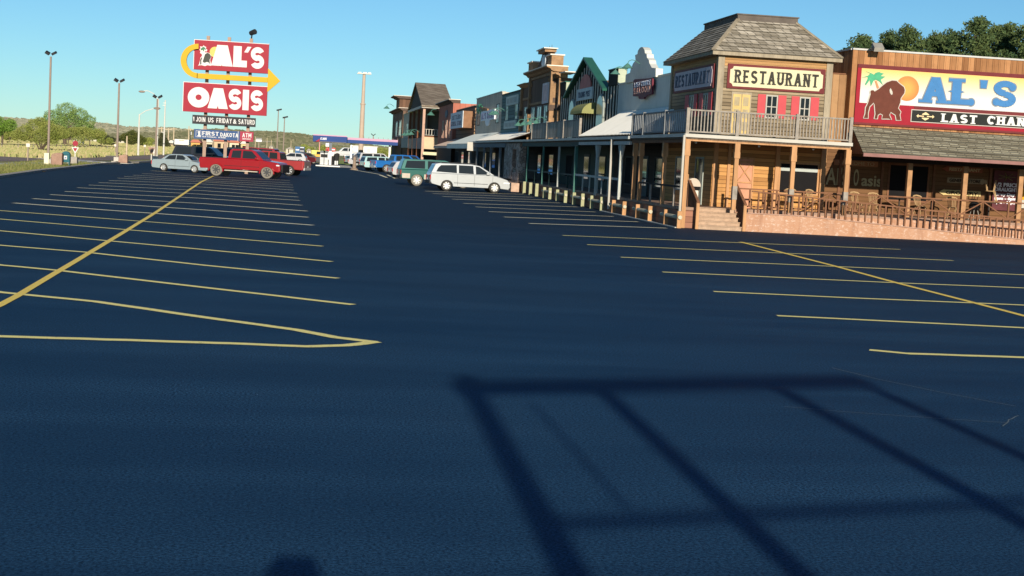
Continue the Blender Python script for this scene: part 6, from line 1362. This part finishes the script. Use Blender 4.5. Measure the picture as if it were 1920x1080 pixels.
# grass tufts on the near verge
mb = MB(); q = random.Random(5)
for _ in range(9000):
    y = 60+q.random()**1.2*58; xk = -14.2-(y-60)*.02; x = xk-.2-q.random()*(2.2+(y-60)*.05)
    h = q.uniform(.05, .16); a = q.uniform(0, 6.28); w_ = .03; dx, dy = math.cos(a)*w_, math.sin(a)*w_
    mb.add([(x-dx, y-dy, -.06), (x+dx, y+dy, -.06), (x+q.uniform(-.05, .05), y+q.uniform(-.05, .05), h)], [(0, 1, 2)])
o = mb.build('verge_grass', leaf_mat('verge_grass_blades', (.14, .17, .045), (.28, .24, .10), (.10, .13, .03)), fix=False); tag(o, 'patchy green and dry grass on the verge beside the kerb', 'grass'); o['kind'] = 'stuff'
o = MB().sphere((G(80, 322).x-.1, G(80, 322).y, .0), .22, 10, 6, (1.3, 1, .35)).build('dark_clod', M('dark_clod', (.03, .025, .02), .95), None); tag(o, 'small dark clod of earth lying on the verge kerb', 'clod')
# ============================================================ FORECOURT AND FAR THINGS
cbl = M('canopy_blue', (.014, .05, .20), .5, .08, .5); cpink = M('canopy_pink_band', (.50, .30, .42), .5, .08, .5); cw = M('canopy_white', (.78, .78, .80), .5, .03)
cn = thing('forecourt_canopy', 'flat blue fuel station canopy with pink top band and red white emblem', 'canopy', (3, 188, 0)); Dc = 188.0
def pz(px, py): v = PY(px, py, Dc); return v.x, v.z
x0 = pz(587, 255)[0]; x1 = pz(651, 258)[0]; x2 = x1+9
zt_ = pz(600, 252.5)[1]; zb_ = pz(600, 266)[1]
MB().box(x0, x1, Dc-.3, Dc+6, zb_, zt_-.12).build('fascia', cbl, cn, bevel=.05); MB().box(x0+.02, x1-.02, Dc-.28, Dc+5.9, zt_-.115, zt_+.02).build('top_band', cpink, cn)
MB().prism([(x0+.3, zb_+.02), (x0+.8, zb_+.02), (x0+.85, zb_+.42)], 'y', Dc-.33, Dc-.3).build('red_wedge', redsg, cn)
letters([[(u+.14*(v-zb_), v) for u, v in pl] for pl in word('CLARK', x0+.86, zb_+.28, .78, .28, .26)], 'y', Dc-.3, .03, 'lettering', cw, cn)
MB().box(x0+.85, x1-.1, Dc-.33, Dc-.305, zb_, zb_+.10).build('grey_band', M('canopy_grey', (.12, .12, .14), .6), cn)
p = G(618, 309.5)
cp1 = MB().box(1.82, 2.12, 187.8, 188.3, 0, 1.7).build('column', cw, cn); MB().box(1.80, 2.14, 187.82, 188.28, 1.7, zb_).build('column_top', M('column_grey', (.15, .17, .2), .5), cn)
c2 = thing('long_blue_roof', 'long low blue roof edge with pink band running behind the light mast', 'roof', (9, 230, 0)); D2 = 235
v0, v1, v2, v3 = PY(652, 257.5, D2), PY(738, 262, D2), PY(652, 268, D2), PY(738, 273, D2)
MB().box(v0.x, v1.x+3, D2, D2+8, v2.z, v0.z-.36).build('fascia', cbl, c2); MB().box(v0.x, v1.x+3, D2+.05, D2+8, v0.z-.358, v0.z).build('top_band', cpink, c2)
mb = MB()
for k in range(8): mb.box(v0.x+2.5+k*.75, v0.x+2.55+k*.75, D2, D2+.1, v0.z, v0.z+.25)
mb.build('pegs', gpole, c2)
for k in (0, 1): MB().box(v0.x+.5+6*k, v0.x+.8+6*k, D2+1, D2+1.3, 0, v2.z).build('column', cw, c2)
si = thing('fuel_island', 'low pale concrete fuel island with a white base edge', 'island', (1.9, 171, 0)); MB().box(.2, 2.9, 169.6, 171, .006, .12).build('slab', M('white_concrete', (.75, .73, .70), .8, .05), si)
for i, (px, lab) in enumerate(((604, 'grey and white fuel pump left of the canopy column'), (610.5, 'slim grey fuel pump hard against the canopy column'))):
    v = PY(px, 306, 186); t = thing('fuel_pump', lab, 'pump', (v.x, 186, 0)); MB().box(v.x-.28, v.x+.28, 185.8, 186.3, 0, 1.45).build('cabinet', M('pump_white', (.55, .56, .56), .5), t, bevel=.03); MB().box(v.x-.3, v.x+.3, 185.75, 186.35, 1.452, 1.7).build('top', M('pump_grey', (.13, .15, .16), .5), t); MB().box(v.x-.2, v.x+.2, 185.77, 185.79, .9, 1.3).build('display', plast, t)
for i, (px, lab) in enumerate(((622, 'dark litter bin just right of the canopy column'), (635, 'dark bin on the lawn right of the canopy'), (628.5, 'white bollard right of the canopy column'), (632, 'second white bollard right of the canopy column'))):
    v = G(px, 309); r = .3 if i < 2 else .1; MBs = MB().tube((v.x, v.y, 0), (v.x, v.y, 1.1 if i < 2 else .5), r, r, 10) if i != 1 else MB().tube((v.x, 215, .0), (v.x, 215, 1.3), .35)
    tag(MBs.build('litter_bin' if i < 2 else 'white_bollard', plast if i < 2 else cw, None), lab, 'bin' if i < 2 else 'bollard')
v = G(664, 318.5); t = thing('post_stand', 'short brown post on a wide flared base at the end of the car row', 'post', v); br_m = M('grey_brown_post', (.27, .20, .15), .8, .2, 3)
MB().lathe((v.x, v.y, 0), [(.42, 0), (.40, .08), (.2, .22), (.14, .9), (.17, 1.15), (.08, 1.35)], 12).build('stand', br_m, t); MB().box(v.x-.28, v.x+.28, v.y-.05, v.y+.05, 1.0, 1.5).build('plate', M('dark_grey_plate', (.08, .08, .09), .6), t)
lm = thing('light_mast', 'tall tapering pinkish mast with a flat white bar on top beyond the cars', 'mast', (7.59, 250, 0)); mm = M('mast_pinkish', (.46, .36, .28), .6, .06, 1)
b = PY(676, 293, 250); MB().tube((b.x, 250, 0), (b.x, 250, 9.6), .45, .36, 14).tube((b.x, 250, 9.6), (b.x, 250, 14.6), .30, .24, 14).tube((b.x, 250, 9.5), (b.x, 250, 9.7), .46, .46, 14).build('pole', mm, lm)
MB().box(b.x-1.15, b.x+1.15, 249.5, 250.5, 14.5, 14.62).box(b.x-1.0, b.x-.5, 249.4, 250.6, 14.62, 14.8).box(b.x-.2, b.x+.4, 249.4, 250.6, 14.62, 14.8).box(b.x+.6, b.x+1.1, 249.4, 250.6, 14.62, 14.8).build('head_frame', M('mast_white', (.74, .70, .62), .6), lm)
def boxthing(name, label, cat, px0, px1, py0, py1, D, m, depth=4, base=None, extra=None):
    a, b_ = PY(px0, py1, D), PY(px1, py0, D); b1 = PY(px1, py1, D); t = thing(name, label, cat, ((a.x+b_.x)/2, D, 0)); z0 = base if base is not None else max(a.z, b1.z)
    MB().box(a.x, b_.x, D, D+depth, z0, b_.z+.0).build('body', m, t); return t, a.x, b_.x, z0, b_.z
wm = M('trailer_white', (.76, .75, .70), .5, .04, 1); dkm = M('undergear_dark', (.04, .04, .04), .7)
t, a, b_, z0, z1 = boxthing('white_trailer', 'large white box trailer behind the light mast', 'trailer', 661, 707, 276.5, 288, 330, wm); MB().box(a+.5, b_-.5, 330.5, 333, 0, z0).build('undergear', dkm, t); MB().box(a-.1, b_+.1, 329.9, 334, z1, z1+.2).build('roof', galv, t); MB().box(b_-2.2, b_-1.4, 329.95, 330, z0+.2, z1-.3).build('door', galv, t)
t, a, b_, z0, z1 = boxthing('white_trailer', 'long white trailer with faint lettering left of the tall sign', 'trailer', 327, 354, 262, 272, 360, wm); MB().box(a+.4, b_-.4, 360.5, 363, 0, z0).build('undergear', dkm, t); MB().box(a+1, b_-1, 359.93, 360, z0+.9, z0+1.05).build('stripe', M('faded_stripe', (.45, .33, .2), .6), t)
t, a, b_, z0, z1 = boxthing('yellow_truck', 'yellow topped truck with an orange lower front beside the fuel pumps', 'truck', 584, 611, 283, 290, 215, M('truck_yellow', (.80, .72, .18), .5), base=None)
MB().box(a+.5, b_-.3, 214.9, 217, .45, z0).build('cab', M('truck_orange', (.72, .40, .08), .5), t); MB().box(a+.7, a+1.4, 214.85, 214.9, 1.1, 1.5).build('windscreen', carglass, t)
for k in (0.5, 1.4): MB().tube((a+k, 214.8, .4), (a+k, 215.1, .4), .4).build('wheel', tyre_m, t)
t, a, b_, z0, z1 = boxthing('blue_kiosk', 'blue and dark panelled kiosk beyond the white hatchback', 'kiosk', 553, 571, 275.5, 291, 260, M('kiosk_blue', (.05, .14, .30), .5)); MB().box((a+b_)/2, b_-.05, 259.93, 260, z0+.2, z1-.25).build('dark_panel', M('kiosk_dark', (.05, .05, .07), .5), t)
MB().box(a+.1, (a+b_)/2-.1, 259.9, 259.99, z0+.75, z0+.95).build('white_stripe', cw, t); MB().box((a+b_)/2+.05, b_-.1, 259.9, 259.929, z1-.2, z1-.08).box((a+b_)/2+.05, b_-.1, 259.9, 259.929, z0+.65, z0+.75).build('white_stripe', cw, t); MB().box(a+.1, b_-.1, 260.2, 262, 0, z0).build('base', M('kiosk_base', (.25, .12, .15), .7), t)
t, a, b_, z0, z1 = boxthing('red_trailer', 'red trailer seen beyond the canopy column', 'trailer', 611, 629, 277.5, 284, 270, M('trailer_red', (.58, .05, .05), .5)); MB().box(a+.3, b_-.3, 270.3, 272, 0, z0).build('undergear', wm, t); MB().box(b_-1.0, b_-.1, 269.93, 270, z0+.2, z1-.2).build('white_panel', cw, t)
t, a, b_, z0, z1 = boxthing('white_price_sign', 'small white sign board hanging under the canopy edge', 'sign', 610.5, 617, 268.5, 275, 200, cw, depth=.3); MB().box((a+b_)/2-.06, (a+b_)/2+.06, 200.31, 200.45, 0, z1-.05).build('post', gpole, t)
shopm = M('shop_wall_tan', (.55, .42, .27), .8, .15, .3); sroof = M('shop_roof_red', (.45, .16, .11), .7, .1, .5)
shops = [(316, 326, 268.5, 279, 'tan shed left of the white trailer', shopm), (358, 375, 267.5, 279, 'orange low building left of the tall sign posts', M('shop_orange', (.66, .38, .12), .8, .1, .4)), (384, 398, 267, 277, 'pale low shop between the left and middle sign posts', M('shop_pale', (.62, .52, .38), .8, .15, .3)), (401, 428, 266, 279, 'tan shop with red roof behind the middle sign post', shopm), (430, 448, 268, 279, 'cream shop with red sign right of the middle sign post', M('shop_cream', (.68, .58, .42), .8, .1, .3)), (452, 462, 270, 280, 'small yellowish shed between the right sign posts', M('shop_yellow', (.60, .50, .25), .8, .1, .3))]
for x0_, x1_, y0_, y1_, lab, m_ in shops:
    t, a, b_, z0, z1 = boxthing('low_shop', lab, 'building', x0_, x1_, y0_, y1_, 380, m_, depth=8, base=-.05)
    MB().prism([(a-.3, z1), (b_+.3, z1), (b_-.4, z1+.7), (a+.4, z1+.7)], 'y', 379.6, 388).build('roof', sroof if 'red' in lab or 'orange' in lab else galv, t)
    for k in range(2): xk = a+(b_-a)*(.25+.4*k); MB().box(xk, xk+.8, 379.93, 380, .6, z1-.5).build('window', dglass, t)
# houses and trailers scattered behind the field trees
for i, (x0_, x1_, y0_, y1_, D, lab) in enumerate(((136, 151, 261, 273, 300, 'small white house behind the red road sign'), (168, 181, 262, 270, 420, 'pale low house seen between the olive trees'), (194, 206, 263, 271, 420, 'pale low house left of the second lamp pole'), (222, 233, 264, 271, 420, 'pale low house right of the second lamp pole'), (262, 275, 269, 273, 420, 'white caravan right of the pale street light'), (30, 44, 262, 269, 420, 'pale low house at the far left behind the fence'), (575, 583, 283, 290, 300, 'cream camper right of the blue kiosk'), (536, 550, 280, 287, 330, 'white truck parked on the slope left of the blue kiosk'), (505, 512, 276, 280, 420, 'small white shed on the scrub slope'), (692, 700, 259, 262, 800, 'distant white roof on the skyline'))[:9]):
    t, a, b_, z0, z1 = boxthing('far_house' if i not in (4, 6, 7) else 'far_vehicle', lab, 'house' if i not in (4, 6, 7) else 'vehicle', x0_, x1_, y0_, y1_, D, M('far_house_pale', (.58, .53, .43), .8, .12, .4) if i else wm, depth=4, base=-.05 if i not in (8,) else None)
    MB().prism([(a-.2, z1), (b_+.2, z1), ((a+b_)/2, z1+.45)], 'y', D-.2, D+4.2).build('roof', M('far_roof_grey', (.32, .29, .26), .8, .1, .5), t); MB().box(a+(b_-a)*.3, a+(b_-a)*.42, D-.05, D, .5, 1.3).build('window', dglass, t)
fsg = thing('far_sign', 'low white roadside sign right of the red ATM board', 'sign', PY(486, 270, 300)); a = PY(480, 262, 300); b_ = PY(491, 258.5, 300)
MB().box(a.x, b_.x, 300, 300.3, a.z-.35, a.z+.05).build('board', cw, fsg); MB().box(a.x, b_.x, 300.0, 300.3, a.z+.06, a.z+.4).build('top_board', M('far_sign_grey', (.25, .25, .24), .6), fsg); MB().box((a.x+b_.x)/2-.1, (a.x+b_.x)/2+.1, 300.3, 300.5, 0, a.z).build('post', gpole, fsg)
t = thing('twin_floodlight', 'pair of small dark floodlights above the long blue roof', 'lamp', PY(700, 258, 240)); v = PY(700, 252, 240); MB().tube((v.x, 240, v.z-1.2), (v.x, 240, v.z-.2), .06).build('pole', gpole, t)
for s_ in (-1, 1): MB().bar((v.x, 240, v.z-.2), (v.x+s_*.35, 240, v.z+.1), .2, .12).build('lamp_head', plast, t)
# ============================================================ THE TIMBER FRAME AND THE PHOTOGRAPHER BEHIND THE CAMERA (their shadows fall on the lot)
tf = thing('timber_frame', 'tall timber porch frame on a low deck behind the viewpoint, casting the barred shadow', 'frame', (3.5, -4, 0)); TE = math.tan(SUN_EL)
B = 4.2
def sh_h(yshadow, yb=-B): return (yshadow-yb)*TE
MB().box(-1.6, 6.6, -6.0, -.02, 0, .54).build('deck', rail_br, tf)
FS = -.30
for x, w_ in ((1.52+FS, .21), (2.78+FS, .18), (4.66+FS, .20), (5.72+FS, .18)): MB().box(x-w_/2, x+w_/2, -B-.07, -B+.07, .54, sh_h(14.0)+.1).build('post', post_m, tf)
MB().bar((1.35+FS, -B-.1, sh_h(13.7)), (5.85+FS, -B+.1, sh_h(14.9)), .16, .20).build('beam', post_m, tf)
MB().bar((1.5+FS, -B, sh_h(8.55)), (6.5+FS, -B, sh_h(9.9)), .06, .06).build('mid_rail', post_m, tf)
MB().bar((2.0+FS, -B, sh_h(12.9)), (2.1+FS, -B, sh_h(9.0)), .04, .04).build('brace', post_m, tf)
# photographer: one skinned body
pj = {'pelvis': (0, -.52, 1.38), 'belly': (0, -.52, 1.55), 'chest': (0, -.50, 1.78), 'neck': (0, -.48, 1.97), 'head0': (0, -.46, 2.07), 'head1': (0, -.45, 2.20), 'crown': (0, -.46, 2.27)}
pj = {k: (a, b_, c-.05) for k, (a, b_, c) in pj.items()}; vn = list(pj); vs = [pj[k] for k in vn]; rad = {'pelvis': (.15, .11), 'belly': (.14, .105), 'chest': (.165, .115), 'neck': (.06, .06), 'head0': (.072, .08), 'head1': (.082, .098), 'crown': (.05, .06)}; ed = [(0, 1), (1, 2), (2, 3), (3, 4), (4, 5), (5, 6)]; rr2 = [rad[k] for k in vn]
def chain(start, pts, rads):
    prev = start
    for p_, r_ in zip(pts, rads): vs.append(p_); rr2.append((r_, r_)); ed.append((prev, len(vs)-1)); prev = len(vs)-1
    return prev
for s_ in (-1, 1):
    hnd = chain(2, [(s_*.19, -.50, 1.84), (s_*.30, -.40, 1.72), (s_*.30, -.30, 1.74), (s_*.22, -.20, 1.93), (s_*.13, -.12, 2.06), (s_*.115, -.11, 2.10)], [.065, .05, .042, .034, .028, .034])
    for k in range(4): chain(hnd, [(s_*.10, -.098+.003*k, 2.165-.022*k), (s_*(.08-.004*k), -.088, 2.165-.022*k)], [.009, .008])
    chain(hnd, [(s_*.12, -.125, 2.11), (s_*.095, -.125, 2.13)], [.011, .009])
    chain(0, [(s_*.10, -.52, 1.28), (s_*.12, -.50, .98), (s_*.125, -.53, .64), (s_*.13, -.45, .585), (s_*.14, -.36, .57)], [.10, .07, .05, .045, .035])
me = bpy.data.meshes.new('person'); me.from_pydata(vs, ed, []); po = bpy.data.objects.new('person', me); col.objects.link(po)
md = po.modifiers.new('skin', 'SKIN'); md.use_smooth_shade = True; po.modifiers.new('sub', 'SUBSURF').levels = 1
for v, r_ in zip(me.skin_vertices[0].data, rr2): v.radius = r_
me.skin_vertices[0].data[0].use_root = True; me.materials.append(M('jacket_cloth', (.08, .09, .12), .9, .1, 5))
tag(po, 'person standing on the deck holding up a phone to photograph the lot', 'person')
hair = MB().sphere((0, -.47, 2.19), .10, 14, 9, (1, 1.05, .72)).build('hair', M('brown_hair', (.05, .03, .02), .8), po, local=True)
ph = MB().box(-.10, .10, -.085, -.075, 2.09, 2.18).build('phone', plast, None, bevel=.004); tag(ph, 'black phone held up by the person behind the viewpoint', 'phone')
for o_ in (po, hair, ph): o_.location.x -= .15
hair.parent = po; hair.location.x = 0
bpy.context.view_layer.update()
